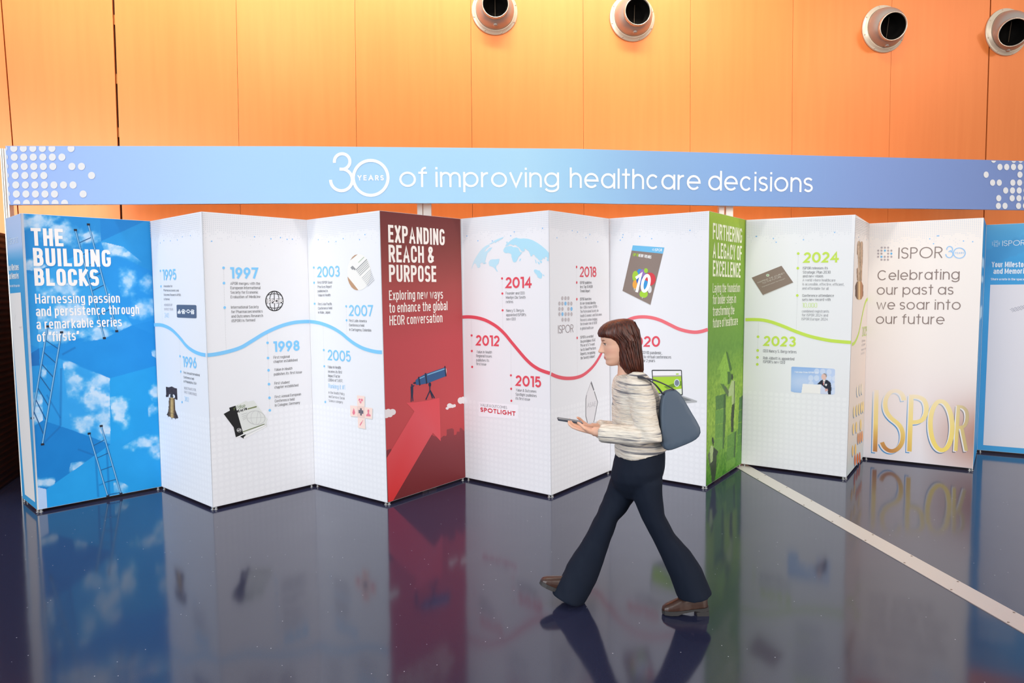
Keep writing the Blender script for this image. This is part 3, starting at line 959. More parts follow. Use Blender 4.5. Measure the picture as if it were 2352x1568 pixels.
# ---------------------------------------------------- panel art, from left to right
def ladder(pr, Z, a0, a1, b0, b1, rungs, t0, t1):
    """two rails a0-a1, b0-b1 with rungs, drawn as in the printed picture"""
    S = SCL[Z]
    A0, A1, B0, B1 = [Z(*p) for p in (a0, a1, b0, b1)]
    L_ = lambda p, q, t: (p[0] + (q[0] - p[0]) * t, p[1] + (q[1] - p[1]) * t)
    for k in range(rungs):
        t = t0 + (t1 - t0) * k / (rungs - 1)
        pr.pline([L_(A0, A1, t), L_(B0, B1, t)], .007, (22, 92, 150))
    for p, q in ((A0, A1), (B0, B1)):
        pr.pline([p, q], .014, (30, 98, 158), off=.0002); 
        pr.pline([(p[0] - .4, p[1]), (q[0] - .4, q[1])], .007, (128, 190, 232), off=.0004)
        for e_ in (p, q): pr.pline([(e_[0], e_[1] - 2.2), (e_[0] + .3, e_[1] + 2.6)], .024, (26, 30, 48), off=.0006)


def logo_dots(pr, Z, rows, rx, ry, gray, blue, blues):
    for y, xs in rows:
        for k, x in enumerate(xs):
            p = Z(x, y); S = SCL[Z]
            pr.disc(p[0], p[1], rx / S, ry / S, blue if (y, k) in blues else gray, 14)


# P0 narrow memories panel
def c0(px, py, u, v):
    t = np.clip((v - 1.75) / .75, 0, 1)
    s = np.clip((v - 2.12) / .12, 0, 1)
    return mix(mix((52, 150, 206), (96, 170, 218), t), (170, 196, 232), s)


grid_print('print_fabric', planes[0], 0, 1, 0, 1, 12, 40, c0, roots[0], .001, panel_edge(0))
pr = Print(planes[0], .002)
pr.ppoly([(22.6, 673.9), (48.0, 671.3), (81.3, 1153.0), (57.7, 1134.9)], (226, 222, 220)); pr.build('writing_strip', roots[0])
pr = Print(planes[0], .003)
for r in range(5):
    for x in ([20, 21.8, 23.6] if r in (0, 4) else [19, 20.6, 22.2, 23.8]): pr.disc(x, 547 + r * 3.6 - (x - 20) * .4, .6, 1.2, (205, 226, 240), 8)
pr.text('ISPOR 30', 24.4, 561.5, 42.8, 557, 13, (222, 236, 246), lw=.1, mode='g')
pr.text('Your Milestones', 19.6, 622, 44.5, 620, 14.5, (232, 240, 246), lw=.17)
pr.text('and Memories', 21.5, 641.5, 44.5, 639.5, 14.5, (232, 240, 246), lw=.17)
pr.text('Share a note in the space below', 21.5, 659.5, 47, 658.5, 6, (215, 232, 244), lw=.16, res=2)
pr.build('lettering', roots[0])
pr = Print(planes[0], .003); pr.pline([(34, 735), (36, 727), (37, 722)], .002, (170, 170, 175)); pr.text('Pam', 45.5, 755, 52, 753, 5, (170, 170, 178), lw=.06, res=2); pr.build('handwriting', roots[0])

# P1 sky blocks
FAC = [  # facets of the printed block picture, zoom coordinates of its upper half (A) and lower half (B)
    (ZA, [(185, 40), (900, 86), (910, 290), (760, 380), (320, 600), (205, 560)], (28, 140, 214)),
    (ZA, [(900, 86), (1350, 108), (910, 290)], (20, 132, 210)),
    (ZA, [(910, 290), (1290, 115), (1360, 110), (1368, 560), (1110, 440)], (32, 150, 222)),
    (ZA, [(910, 290), (1110, 440), (1368, 560), (1388, 1000), (1190, 1045), (800, 870), (830, 500)], (26, 146, 224)),
    (ZA, [(205, 560), (320, 600), (345, 960), (352, 1252), (260, 1215)], (32, 148, 220)),
    (ZA, [(320, 600), (760, 380), (830, 500), (1190, 1045), (930, 1170), (352, 1252), (330, 900)], (44, 158, 228)),
    (ZA, [(352, 1252), (1190, 1045), (1390, 1130), (1405, 1420), (990, 1520), (530, 1330)], (14, 140, 220)),
    (ZA, [(260, 1310), (352, 1252), (360, 1568), (268, 1568)], (8, 112, 192)),
    (ZBB, [(268, 0), (540, -10), (560, 545), (385, 490), (300, 545)], (30, 148, 222)),
    (ZBB, [(520, -70), (988, 112), (995, 705), (640, 575), (550, 545)], (42, 158, 230)),
    (ZBB, [(988, 112), (1402, 0), (1440, 600), (1200, 580), (995, 705)], (22, 156, 228)),
    (ZBB, [(300, 545), (385, 490), (640, 575), (995, 705), (420, 1110), (325, 1090)], (4, 126, 204)),
    (ZBB, [(995, 705), (1200, 580), (1440, 600), (1455, 1085), (420, 1290), (420, 1110)], (26, 156, 228)),
    (ZBB, [(330, 1090), (418, 1110), (425, 1285), (340, 1298)], (178, 206, 242)),
]
FACP = [([Z(*p) for p in P], np.array(c, float)) for Z, P, c in FAC]
CLD = [  # cloud banks: facet outline in pixels, centre and reach of the bank
    (ZA, [(185, 40), (900, 86), (910, 290), (760, 360), (330, 560), (190, 540)], [(330, 130, 230, 90), (560, 210, 260, 110), (820, 250, 120, 60), (270, 520, 150, 70)]),
    (ZA, [(905, 290), (1110, 340), (1368, 550), (1388, 1100), (1190, 1045), (1000, 520)], [(1060, 340, 150, 80), (1240, 420, 160, 100), (1160, 640, 90, 190), (1320, 680, 90, 90), (1290, 900, 160, 110)]),
    (ZA, [(320, 640), (830, 500), (1190, 1045), (930, 1170), (352, 1252)], [(560, 720, 200, 90), (620, 950, 240, 120), (900, 1130, 180, 80), (960, 560, 60, 140), (500, 1120, 160, 90), (1080, 1060, 140, 60)]),
    (ZA, [(1360, 1270), (1400, 1260), (1404, 1340), (1370, 1320)], [(1390, 1300, 40, 40)]),
    (ZBB, [(560, -70), (988, 112), (995, 705), (640, 575)], [(660, 160, 110, 150), (900, 140, 150, 90), (850, 330, 150, 140), (760, 520, 170, 110), (930, 500, 110, 190), (640, -10, 130, 60)]),
    (ZBB, [(990, 280), (1180, 250), (1180, 600), (1020, 600)], [(1080, 400, 90, 130)]),
    (ZBB, [(300, 240), (385, 230), (385, 490), (300, 545)], [(340, 300, 60, 60), (345, 450, 60, 90)]),
    (ZBB, [(360, 0), (420, 0), (420, 120), (365, 100)], [(390, 60, 40, 60)]),
    (ZBB, [(1330, 120), (1425, 90), (1425, 420), (1335, 470)], [(1400, 230, 60, 80), (1380, 400, 70, 60)]),
    (ZBB, [(1078, 740), (1300, 610), (1440, 600), (1440, 860)], [(1300, 690, 190, 75), (1420, 740, 120, 90)]),
    (ZBB, [(608, 978), (640, 870), (795, 850)], [(690, 900, 110, 60)]),
    (ZBB, [(325, 1000), (500, 1000), (495, 1060), (418, 1110), (330, 1090)], [(420, 1050, 130, 50)]),
    (ZBB, [(1020, 1010), (1160, 1080), (1160, 1140), (1025, 1165)], [(1070, 1090, 90, 80)]),
]
CLDP = [([Z(*p) for p in P], [(Z(x, y), (rx / 3.92, ry / 3.92)) for x, y, rx, ry in B]) for Z, P, B in CLD]


def c1(px, py, u, v):
    col = np.tile(np.array((20, 142, 220), float), (len(px), 1))
    n = fbm(px / 46., py / 38.); n2 = fbm(px / 17. + 40, py / 15. + 7, 4)
    for P, c in FACP:
        m = inpoly(px, py, P); col[m] = c + (n[m, None] - .5) * 10
    for P, B in CLDP:
        m = inpoly(px, py, P); a = np.zeros(len(px))
        for (cx, cy), (rx, ry) in B:
            d = np.sqrt(((px - cx) / rx) ** 2 + ((py - cy) / ry) ** 2)
            a = np.maximum(a, np.clip((1.12 - d + (n2 - .47) * 1.25 + (n - .47) * .8) * 1.5, 0, 1) ** 1.25)
        a = a * m
        white = mix((140, 196, 240), (226, 232, 246), (n2 - .3) * 2.2 + .25 * (n > .5))
        col = col * (1 - .84 * a[:, None]) + white * (.84 * a[:, None])
    # printed shadows of the ladders inside the picture
    for A, Bq, wd in (((ZBB(550, 20)), ZBB(545, 540), 4.5), (ZBB(420, 260), ZBB(545, 470), 3), (ZBB(545, 545), ZBB(400, 690), 3.5), (ZBB(860, 810), ZBB(885, 1180), 4), (ZBB(960, 740), ZBB(985, 1170), 4),
                      (ZBB(700, 750), ZBB(850, 805), 3.5), (ZBB(890, 1075), ZBB(930, 1060), 3), (ZA(680, 1245), ZA(560, 1310), 4)):
        d = np.array(Bq) - np.array(A); L_ = np.hypot(*d); d /= L_
        s = (px - A[0]) * d[0] + (py - A[1]) * d[1]; t = np.abs((px - A[0]) * d[1] - (py - A[1]) * d[0])
        m = np.clip(1.4 - t / wd * 1.6, 0, 1) * ((s > 0) & (s < L_)) * .42
        col = mix(col, (6, 92, 164), m)
    return col


grid_print('sky_picture', planes[1], 0, 1, 0, 1, 270, 560, c1, roots[1], .001, panel_edge(1, .003, .012))
pr = Print(planes[1], .0022)
ladder(pr, ZA, (678, 188), (938, 1160), (795, 138), (1050, 1098), 8, .12, .9); pr.build('printed_ladder', roots[1])
pr = Print(planes[1], .0022)
ladder(pr, ZA, (428, 1055), (290, 1880), (553, 1108), (382, 2116), 7, .15, .92); pr.build('printed_ladder', roots[1])
pr = Print(planes[1], .0022)
ladder(pr, ZBB, (802, 608), (970, 1172), (910, 540), (1088, 1150), 5, .2, .98); pr.build('printed_ladder', roots[1])
HW = (246, 240, 238)
T(1, ZA, 'heading', [('THE', 283, 572, 329, 336, 160), ('BUILDING', 303, 1000, 512, 520, 163), ('BLOCKS', 313, 893, 690, 692, 158)], HW, lw=.18, gap=.16, off=.003)
T(1, ZA, 'subheading', [('Harnessing passion', 318, 1080, 850, 843, 88), ('and persistence through', 325, 1253, 965, 943, 88), ('a remarkable series', 330, 1097, 1082, 1055, 88),
                        ('of \u201cfirsts\u201d', 335, 712, 1195, 1180, 88)], HW, lw=.125, off=.003)

# P2 1995 / 1996
T(2, ZC, 'year_number', [('1995', 137, 258, 641, 638, 97)], BLUE, .17, 'g')
T(2, ZC, 'year_number', [('1996', 318, 440, 1420, 1436, 97)], BLUE, .17, 'g')
T(2, ZS, 'caption', [('Association for', 158, 247, 258, 259, 22), ('Pharmacoeconomics and', 158, 310, 300, 302, 22), ('Outcomes Research (APOR)', 160, 330, 344, 347, 22), ('is formed', 162, 218, 388, 389, 22),
                     ('MEMBERSHIP', 165, 247, 447, 448, 24, dict(col=LT)), ('IN FIRST YEAR:', 166, 255, 490, 492, 24, dict(col=LT)), ('240', 168, 212, 562, 564, 48, dict(col=(178, 220, 250), lw=.09))], DK, .12, res=2)
T(2, ZS, 'caption', [('First Annual International', 358, 520, 1122, 1150, 24), ('Conference held', 359, 462, 1168, 1187, 24), ('in Philadelphia, USA', 360, 488, 1210, 1233, 24),
                     ('REGISTRANTS FOR', 364, 482, 1278, 1299, 26, dict(col=LT)), ('FIRST CONFERENCE:', 365, 493, 1318, 1346, 26, dict(col=LT)), ('382', 367, 412, 1395, 1406, 46, dict(col=(168, 214, 248), lw=.09))], DK, .12, res=2)
MARK(2, ZS, [((126, 95), (147, 615)), ((316, 785), (343, 1407))], [(126, 95), (132, 250), (322, 948), (330, 1102), (343, 1407)], BLUE, 6, 12)
CURVE(2, ZC, [(57, 1042), (110, 1042), (160, 1055), (210, 1082), (255, 1122), (300, 1172), (340, 1222), (380, 1258), (430, 1288), (480, 1306), (519, 1313)], BLUE)


def rrect(c, r=.06, n=5):           # rounded quad through four pixel corners
    out = []
    c = [np.array(a, float) for a in c]
    for k in range(4):
        p = c[k]; a = c[k - 1]; b = c[(k + 1) % 4]
        p0 = p + (a - p) * r; p1 = p + (b - p) * r
        for t in np.linspace(0, 1, n): out.append(tuple((1 - t) ** 2 * p0 + 2 * t * (1 - t) * p + t * t * p1))
    return out


pr = Print(planes[2], .0022)
pr.ppoly(rrect([ZS(287, 433), ZS(486, 437), ZS(488, 570), ZS(292, 562)], .08), (84, 100, 128))
for ch, x0, x1 in (('A', 303, 331), ('P', 347, 373), ('O', 391, 422), ('R', 438, 466)):
    a, b = ZS(x0, 515 + (x0 - 303) * .035), ZS(x1, 515 + (x1 - 303) * .035)
    pr.text(ch, a[0], a[1], b[0], b[1], 38 / 4.355, (246, 246, 248), lw=.24, mode='g', off=.0006)
    if ch != 'O':
        for q in ((x0 - 3, 515), (x0 + 12, 515)):
            a, b = ZS(q[0], q[1] - 3 + (q[0] - 303) * .035), ZS(q[0] + 12, q[1] - 3 + (q[0] - 291) * .035); pr.pline([a, b], .02, (246, 246, 248), off=.0006)
for x in (339, 382, 430):
    p = ZS(x, 497 + (x - 303) * .035); pr.disc(p[0], p[1], 1.0, 1.8, (246, 246, 248), 10, off=.0006)
pr.build('printed_badge', roots[2])


def art(i, name, Z, x0, y0, x1, y1, res, fn, off=.0022, label=None):
    """printed picture: fn(zx, zy) -> (colour (N,3), mask (N,)) in the zoom's coordinates; only masked cells are kept"""
    pl = planes[i]; S = SCL[Z]
    q = [pl.uv(*Z(x, y)) for x, y in ((x0, y0), (x1, y0), (x1, y1), (x0, y1))]
    us = [a for a, _ in q]; vs = [b for _, b in q]; u0, u1, v0, v1 = min(us), max(us), min(vs), max(vs)
    nu, nv = max(4, int((x1 - x0) / S / res)), max(4, int((y1 - y0) / S / res))
    U, V = np.meshgrid(np.linspace(u0, u1, nu + 1), np.linspace(v0, v1, nv + 1)); U = U.ravel(); V = V.ravel()
    Pw = np.array(pl.o)[None] + U[:, None] * np.array(pl.du) + V[:, None] * np.array(pl.dv) + off * np.array(pl.n)
    px, py = project(Pw); o = Z(0, 0)
    col, m = fn((px - o[0]) * S, (py - o[1]) * S)
    w_ = nu + 1
    i4 = (np.arange(nv)[:, None] * w_ + np.arange(nu)[None]).ravel(); F = np.stack([i4, i4 + 1, i4 + 1 + w_, i4 + w_], 1)
    F = F[m[F].sum(1) >= 3]
    used = np.unique(F); re = np.zeros(len(Pw), int); re[used] = np.arange(len(used)); F = re[F]
    me = bpy.data.meshes.new(name); me.from_pydata(Pw[used].tolist(), [], F.tolist())
    a = me.color_attributes.new('Col', 'FLOAT_COLOR', 'POINT')
    c = lin(np.clip(col[used], 0, 255))
    a.data.foreach_set('color', np.concatenate([c, np.ones((len(c), 1))], 1).astype(np.float32).ravel())
    ob = link_mesh(name, me, INK, roots[i])
    if label: ob['label'] = label
    return ob


def bell(x, y):
    col = np.zeros((len(x), 3)); m = np.zeros(len(x), bool); n = fbm(x / 12., y / 12.)
    yoke = [(160, 186), (192, 190), (215, 184), (235, 195), (262, 200), (266, 310), (245, 304), (238, 262), (225, 255), (192, 255), (182, 284), (160, 280)]
    a = inpoly(x, y, yoke); col[a] = np.array((62, 46, 46)) + (n[a, None] - .5) * 60; m |= a
    a = inpoly(x, y, [(200, 250), (224, 250), (228, 285), (196, 285)]); col[a] = (60, 52, 50); m |= a
    prof = [(186, 285), (240, 288), (244, 340), (248, 400), (262, 440), (272, 464), (262, 474), (215, 470), (166, 442), (180, 410), (185, 350)]
    a = inpoly(x, y, prof); t = np.clip((x - 178) / 76., 0, 1)
    c = np.stack([np.interp(t, [0, .25, .45, .6, .8, 1], v) for v in ((64, 120, 216, 186, 96, 66), (48, 92, 184, 150, 70, 48), (36, 56, 118, 88, 44, 40))], 1)
    col[a] = c[a] + (n[a, None] - .5) * 40; m |= a
    b = a & ((np.abs(y - (428 + (x - 215) * .25)) < 3) | (np.abs(y - 300) < 2)); col[b] *= .6
    for q in ((182, 455), (215, 474), (245, 476)):
        a = (np.abs(x - q[0]) < 4) & (y > q[1] - 8) & (y < q[1] + 8); col[a] = (70, 60, 62); m |= a
    return col, m


art(2, 'printed_bell', ZD, 150, 175, 285, 490, .9, bell)

# P3 1997 / 1998
T(3, ZC, 'year_number', [('1997', 742, 993, 625, 626, 103)], BLUE, .20, 'g')
T(3, ZC, 'year_number', [('1998', 1130, 1365, 1287, 1274, 97)], BLUE, .20, 'g')
T(3, ZU, 'caption', [('APOR merges with the', 123, 412, 271, 271, 28), ('European International', 124, 415, 314, 313, 28), ('Society for Economic', 125, 395, 358, 356, 28), ('Evaluation of Medicine', 126, 414, 402, 399, 28)], DK, .12, res=3)
T(3, ZU, 'caption', [('International Society', 129, 398, 503, 498, 28), ('for Pharmacoeconomics', 131, 437, 547, 540, 28), ('and Outcomes Research', 132, 440, 591, 583, 28), ('(ISPOR) is formed', 134, 363, 635, 626, 28)], DK, .12, res=3)
T(3, ZU, 'caption', [('First regional', 543, 700, 991, 980, 27), ('chapter established', 543, 776, 1032, 1014, 27)], DK, .12, res=3)
T(3, ZU, 'caption', [('Value in Health', 547, 724, 1110, 1096, 27, dict(italic=.2)), ('publishes its first issue', 547, 820, 1155, 1131, 27)], DK, .12, res=3)
T(3, ZU, 'caption', [('First student', 551, 700, 1242, 1230, 27), ('chapter established', 552, 784, 1282, 1259, 27)], DK, .12, res=3)
T(3, ZU, 'caption', [('First Annual European', 555, 810, 1375, 1346, 27), ('Conference held', 555, 747, 1415, 1395, 27), ('in Cologne, Germany', 556, 800, 1457, 1428, 27)], DK, .12, res=3)
MARK(3, ZU, [((56, 105), (81, 895)), ((482, 750), (506, 1492))], [(56, 105), (60, 254), (67, 492), (484, 835), (489, 983), (494, 1102), (498, 1237), (503, 1370), (506, 1492)], BLUE, 12.5, 13)
CURVE(3, ZC, [(524, 1315), (580, 1310), (650, 1298), (720, 1282), (790, 1262), (850, 1238), (910, 1202), (970, 1165), (1030, 1128), (1100, 1092), (1170, 1062), (1240, 1038), (1320, 1020), (1400, 1013), (1451, 1012)], BLUE)
pr = Print(planes[3], .0022)
INKB = (44, 42, 44)
el = lambda cx, cy, rx, ry, n=40: [ZU(cx + rx * math.cos(t), cy + ry * math.sin(t)) for t in np.linspace(0, 2 * math.pi, n)[:-1]]
pr.pline(el(551, 428, 84, 95), .0085, INKB, True); pr.pline(el(551, 428, 46, 95), .006, INKB, True)
pr.pline([ZU(549, 334), ZU(553, 522)], .006, INKB)
for s_ in (-1, 1): pr.pline([ZU(551 + 62 * t, 428 + s_ * (62 + 0 * t) - s_ * 14 * (t * t) + s_ * 8) for t in np.linspace(-1, 1, 9)], .006, INKB)
pr.ppoly([ZU(474, 412), ZU(630, 412), ZU(632, 450), ZU(476, 450)], (236, 232, 234), off=.0004)
a, b = ZU(469, 452), ZU(637, 450); pr.text('ISPOR', a[0], a[1], b[0], b[1], 46 / 4.239, INKB, lw=.40, mode='g', off=.0007, gap=.1)
a, b = ZU(474, 448), ZU(633, 446); pr.text('ISPOR', a[0], a[1], b[0], b[1], 38 / 4.239, (240, 238, 240), lw=.24, mode='g', off=.0010, gap=.16)
pr.build('printed_globe_logo', roots[3])


def journals():
    pr = Print(planes[3], .0022); P = lambda l: [ZD(*p) for p in l]
    pr.ppoly(P([(680, 432), (735, 402), (880, 618), (862, 655), (835, 640)]), (30, 30, 32))
    pr.ppoly(P([(880, 600), (1065, 495), (1072, 545), (858, 652)]), (216, 218, 218))
    pr.ppoly(P([(862, 655), (1062, 548), (1068, 535), (860, 640)]), (240, 240, 240), off=.0003)
    pr.ppoly(P([(785, 358), (880, 314), (900, 322), (950, 310), (1078, 482), (1060, 520), (1048, 528), (857, 612)]), (222, 225, 222), off=.0006)
    pr.ppoly(P([(730, 376), (785, 358), (857, 612), (790, 642)]), (28, 28, 30), off=.0008)
    pr.ppoly(P([(790, 650), (790, 642), (857, 612), (1048, 528), (1046, 538), (858, 622)]), (244, 244, 244), off=.0009)
    pr.ppoly(P([(893, 383), (975, 360), (978, 372), (892, 394)]), (120, 130, 88), off=.0011)
    pr.ppoly(P([(850, 590), (1046, 520), (1048, 527), (852, 598)]), (108, 118, 80), off=.0011)
    a, b = ZD(790, 392), ZD(876, 372); pr.text('Value', a[0], a[1], b[0], b[1], 9, (100, 122, 70), lw=.1, mode='g', off=.0011, tilt=True)
    a, b = ZD(800, 424), ZD(890, 398); pr.text('HEALTH', a[0], a[1], b[0], b[1], 7, (32, 32, 34), lw=.26, mode='g', off=.0011, tilt=True)
    for y in (432, 450, 466, 480): pr.pline(P([(840 + (y - 432) * .3, y + 6), (892 - (y - 432) * .2, y - 10)]), .003, (170, 172, 172), off=.0011)
    c = [ZD(970 + 82 * math.cos(t) + 8 * math.sin(t), 466 + 62 * math.sin(t)) for t in np.linspace(0, 2 * math.pi, 30)[:-1]]
    pr.pline(c, .006, (196, 198, 198), True, off=.0011)
    c = [ZD(970 + 45 * math.cos(t), 466 + 62 * math.sin(t)) for t in np.linspace(0, 2 * math.pi, 30)[:-1]]
    pr.pline(c, .004, (200, 202, 202), True, off=.0011)
    pr.pline(P([(990, 400), (970, 530)]), .004, (200, 202, 202), off=.0011); pr.pline(P([(890, 470), (1050, 462)]), .004, (200, 202, 202), off=.0011)
    p = ZD(818, 578); pr.disc(p[0], p[1], 5.4, 4.8, (190, 190, 190), 16, off=.0011); pr.disc(p[0], p[1], 4.3, 3.8, (40, 40, 42), 16, off=.0013)
    pr.pline(P([(800, 584), (836, 572)]), .012, (190, 190, 190), off=.0015)
    pr.pline(P([(768, 385), (778, 378), (772, 400)]), .004, (120, 140, 80), off=.0012)
    pr.build('printed_journals', roots[3])


journals()

# P4 2003 / 2005 / 2007
T(4, ZQ, 'year_number', [('2003', 110, 302, 212, 207, 93)], BLUE, .15, 'g')
T(4, ZQ, 'year_number', [('2007', 382, 588, 543, 547, 95)], BLUE, .15, 'g')
T(4, ZQ, 'year_number', [('2005', 200, 397, 922, 938, 92)], BLUE, .15, 'g')
T(4, ZQ, 'caption', [('First ISPOR Good', 112, 236, 267, 265, 22), ('Practices Report', 113, 233, 304, 302, 22), ('published in', 113, 200, 340, 339, 22), ('Value in Health', 115, 223, 376, 374, 22)], DK, .11, res=2)
T(4, ZQ, 'caption', [('First Asia Pacific', 116, 236, 452, 450, 22), ('Conference held', 116, 236, 488, 486, 22), ('in Kobe, Japan', 117, 220, 523, 522, 22)], DK, .11, res=2)
T(4, ZQ, 'caption', [('First Latin America', 382, 533, 594, 598, 23), ('Conference held', 382, 512, 632, 636, 23), ('in Cartagena, Colombia', 384, 572, 670, 677, 23)], DK, .11, res=2)
T(4, ZQ, 'caption', [('Value in Health', 199, 312, 991, 998, 24), ('receives its first', 202, 322, 1030, 1037, 24), ('Impact Factor', 203, 305, 1066, 1073, 24), ('(2004) of 3.657,', 203, 328, 1103, 1111, 24),
                     ('Ranking it #1', 205, 347, 1160, 1175, 38, dict(col=(160, 212, 250), lw=.09)), ('in the Health Policy', 206, 343, 1208, 1223, 22, dict(col=MD)), ('and Services Social', 207, 343, 1243, 1260, 22, dict(col=MD)), ('Science category', 208, 328, 1279, 1293, 22, dict(col=MD))], DK, .11, res=2)
MARK(4, ZQ, [((79, 128), (90, 575)), ((357, 460), (363, 692)), ((160, 635), (178, 1280))], [(79, 128), (82, 258), (86, 438), (357, 460), (360, 580), (165, 835), (169, 974), (178, 1280)], BLUE, 7, 10)
CURVE(4, ZE, [(79, 1012), (130, 1017), (190, 1030), (260, 1055), (320, 1085), (380, 1125), (430, 1168), (490, 1212), (560, 1250), (630, 1273), (690, 1285), (736, 1288)], BLUE)
pr = Print(planes[4], .0022)
pr.ppoly([ZQ(467 + 101 * math.cos(t), 168 + 155 * math.sin(t)) for t in np.linspace(0, 2 * math.pi, 41)[:-1]], (238, 236, 232))
pr.ppoly([ZQ(392, 66), ZQ(410, 38), ZQ(432, 20), ZQ(456, 14), ZQ(430, 36)], (186, 150, 122), off=.0005)
pr.ppoly([ZQ(368, 205), ZQ(373, 235), ZQ(384, 265), ZQ(402, 295), ZQ(425, 315), ZQ(445, 322), ZQ(462, 322), ZQ(420, 268)], (190, 150, 118), off=.0005)
for k in range(13):
    x = 440 + k * 8.5; y = 150 + k * 11.5
    if k in (5,): continue
    pr.pline([ZQ(x, y), ZQ(x + 95 - k * 3.2, y - 92 + k * 3)], .0055 if k else .009, (158, 158, 160) if k < 5 else (190, 190, 192), off=.0005)
pr.ppoly([ZQ(394, 128), ZQ(412, 112), ZQ(440, 140), ZQ(430, 152), ZQ(420, 142), ZQ(410, 148)], (150, 150, 152), off=.0005)
pr.pline([ZQ(462, 85), ZQ(510, 38)], .006, (170, 190, 160), off=.0005)
pr.build('printed_round_photo', roots[4])
pr = Print(planes[4], .0022)
SQ = [[(512, 265), (580, 271), (580, 367), (515, 361)], [(450, 355), (513, 361), (516, 457), (453, 452)], [(515, 362), (580, 369), (580, 468), (517, 460)], [(581, 371), (650, 380), (647, 478), (581, 468)], [(518, 462), (582, 470), (587, 567), (521, 555)]]
for k, q in enumerate(SQ):
    pr.ppoly([ZF(x + 6, y + 7) for x, y in q], (206, 206, 208))
for k, q in enumerate(SQ):
    pr.ppoly([ZF(*p) for p in q], (238, 206, 196) if k == 2 else (246, 220, 210), off=.0004)
PK = (232, 130, 150)
hx = lambda t: 16 * math.sin(t) ** 3; hy = lambda t: 13 * math.cos(t) - 5 * math.cos(2 * t) - 2 * math.cos(3 * t) - math.cos(4 * t)
pr.ppoly([ZF(545 + hx(t) * 1.25, 314 - hy(t) * 1.7 + hx(t) * .06) for t in np.linspace(0, 2 * math.pi, 30)[:-1]], PK, off=.0008)
pr.pline([ZF(528, 316), ZF(540, 316), ZF(545, 302), ZF(550, 326), ZF(562, 318)], .004, (250, 230, 228), off=.0011)
pr.ppoly([ZF(483, 378), ZF(492, 405), ZF(496, 422), ZF(490, 436), ZF(482, 440), ZF(474, 434), ZF(470, 420), ZF(475, 402)], PK, off=.0008)
p = ZF(614, 405); pr.disc(p[0], p[1], 2.3, 3.6, PK, 12, off=.0008); pr.ppoly([ZF(609, 415), ZF(620, 416), ZF(622, 432), ZF(634, 440), ZF(634, 455), ZF(595, 452), ZF(595, 438), ZF(607, 430)], PK, off=.0008)
pr.pline([ZF(538, 535), ZF(556, 505)], .012, PK, off=.0008); pr.pline([ZF(552, 512), ZF(566, 488)], .005, PK, off=.0008)
pr.pline([ZF(547, 380), ZF(548, 446)], .022, (108, 104, 116), off=.0008); pr.pline([ZF(526, 410), ZF(569, 416)], .03, (108, 104, 116), off=.0009)
pr.build('printed_block_cross', roots[4])

# P5 red panel
SKY5 = [ZF(*p) for p in [(1475, 1010), (1470, 1012), (760, 1240), (760, 770), (790, 752), (818, 744), (830, 800), (1180, 620), (1262, 652), (1285, 632), (1315, 628), (1318, 572), (1365, 562), (1381, 570), (1384, 625), (1405, 620), (1408, 592), (1425, 590), (1432, 598), (1436, 557), (1446, 557), (1468, 580), (1490, 592), (1500, 1000)]]


def c5(px, py, u, v):
    t = np.clip((2.5 - v) / 2.5, 0, 1)
    s = np.stack([np.interp(t, [0, .1, .25, .45, .7, 1], q) for q in ((112, 128, 164, 190, 198, 190), (54, 60, 74, 76, 78, 66), (54, 56, 72, 82, 82, 70))], 1)
    m = inpoly(px, py, SKY5)
    g = np.stack([np.interp(py, [975, 1040, 1110, 1160], q) for q in ((150, 132, 122, 112), (66, 56, 44, 40), (72, 62, 48, 42))], 1)
    s[m] = g[m]
    return s


grid_print('red_picture', planes[5], 0, 1, 0, 1, 150, 420, c5, roots[5], .001, panel_edge(5))
ARW = [(775, 830), (1025, 410), (952, 332), (1040, 327), (1150, 312), (1250, 288), (1262, 678), (1190, 602), (832, 1214), (790, 1226)]
pr = Print(planes[5], .0022)
ac = lambda y: L4((np.interp(y, [288, 500, 800, 1000, 1230], [226, 224, 224, 220, 222]), np.interp(y, [288, 500, 800, 1000, 1230], [82, 94, 84, 58, 56]), np.interp(y, [288, 500, 800, 1000, 1230], [90, 104, 90, 58, 56])))
pr.ppoly([ZF(*p) for p in ARW], [ac(p[1]) for p in ARW]); pr.build('printed_arrow', roots[5])
pr = Print(planes[5], .0024)
CW = (240, 232, 234)
for cl in ([(757, 428, 30, 38), (790, 420, 30, 34), (828, 415, 30, 28), (770, 450, 26, 20), (805, 440, 24, 22)], [(1342, 358, 24, 22), (1365, 362, 22, 16), (1386, 358, 12, 14), (1320, 382, 14, 12)],
           [(1440, 312, 26, 30), (1462, 306, 20, 30), (1466, 322, 14, 18)]):
    for x, y, rx, ry in cl:
        p = ZF(x, y); pr.disc(p[0], p[1], rx / 3.92, ry / 3.92, CW, 18, clamp=lambda a, b: (min(max(a, 883.2 + (b - 940) * .026), 1066.4), b))
pr.build('printed_clouds', roots[5])
pr = Print(planes[5], .0026)
TB, TD, TL = (52, 92, 140), (34, 46, 72), (126, 176, 210)
P = lambda l: [ZF(*p) for p in l]
pr.ppoly(P([(1034, 130), (1064, 104), (1072, 168), (1040, 172)]), TB); pr.ppoly(P([(1060, 106), (1122, 72), (1134, 158), (1072, 170)]), TB)
pr.ppoly(P([(1128, 72), (1300, 12), (1310, 92), (1140, 158)]), TB); pr.ppoly(P([(1140, 76), (1296, 22), (1297, 32), (1141, 86)]), TL, off=.0003)
pr.ppoly(P([(1068, 110), (1116, 90), (1117, 98), (1069, 118)]), TL, off=.0003)
pr.ppoly(P([(1118, 66), (1130, 62), (1142, 158), (1130, 164)]), TD, off=.0004); pr.ppoly(P([(1058, 100), (1069, 96), (1080, 174), (1068, 178)]), TD, off=.0004)
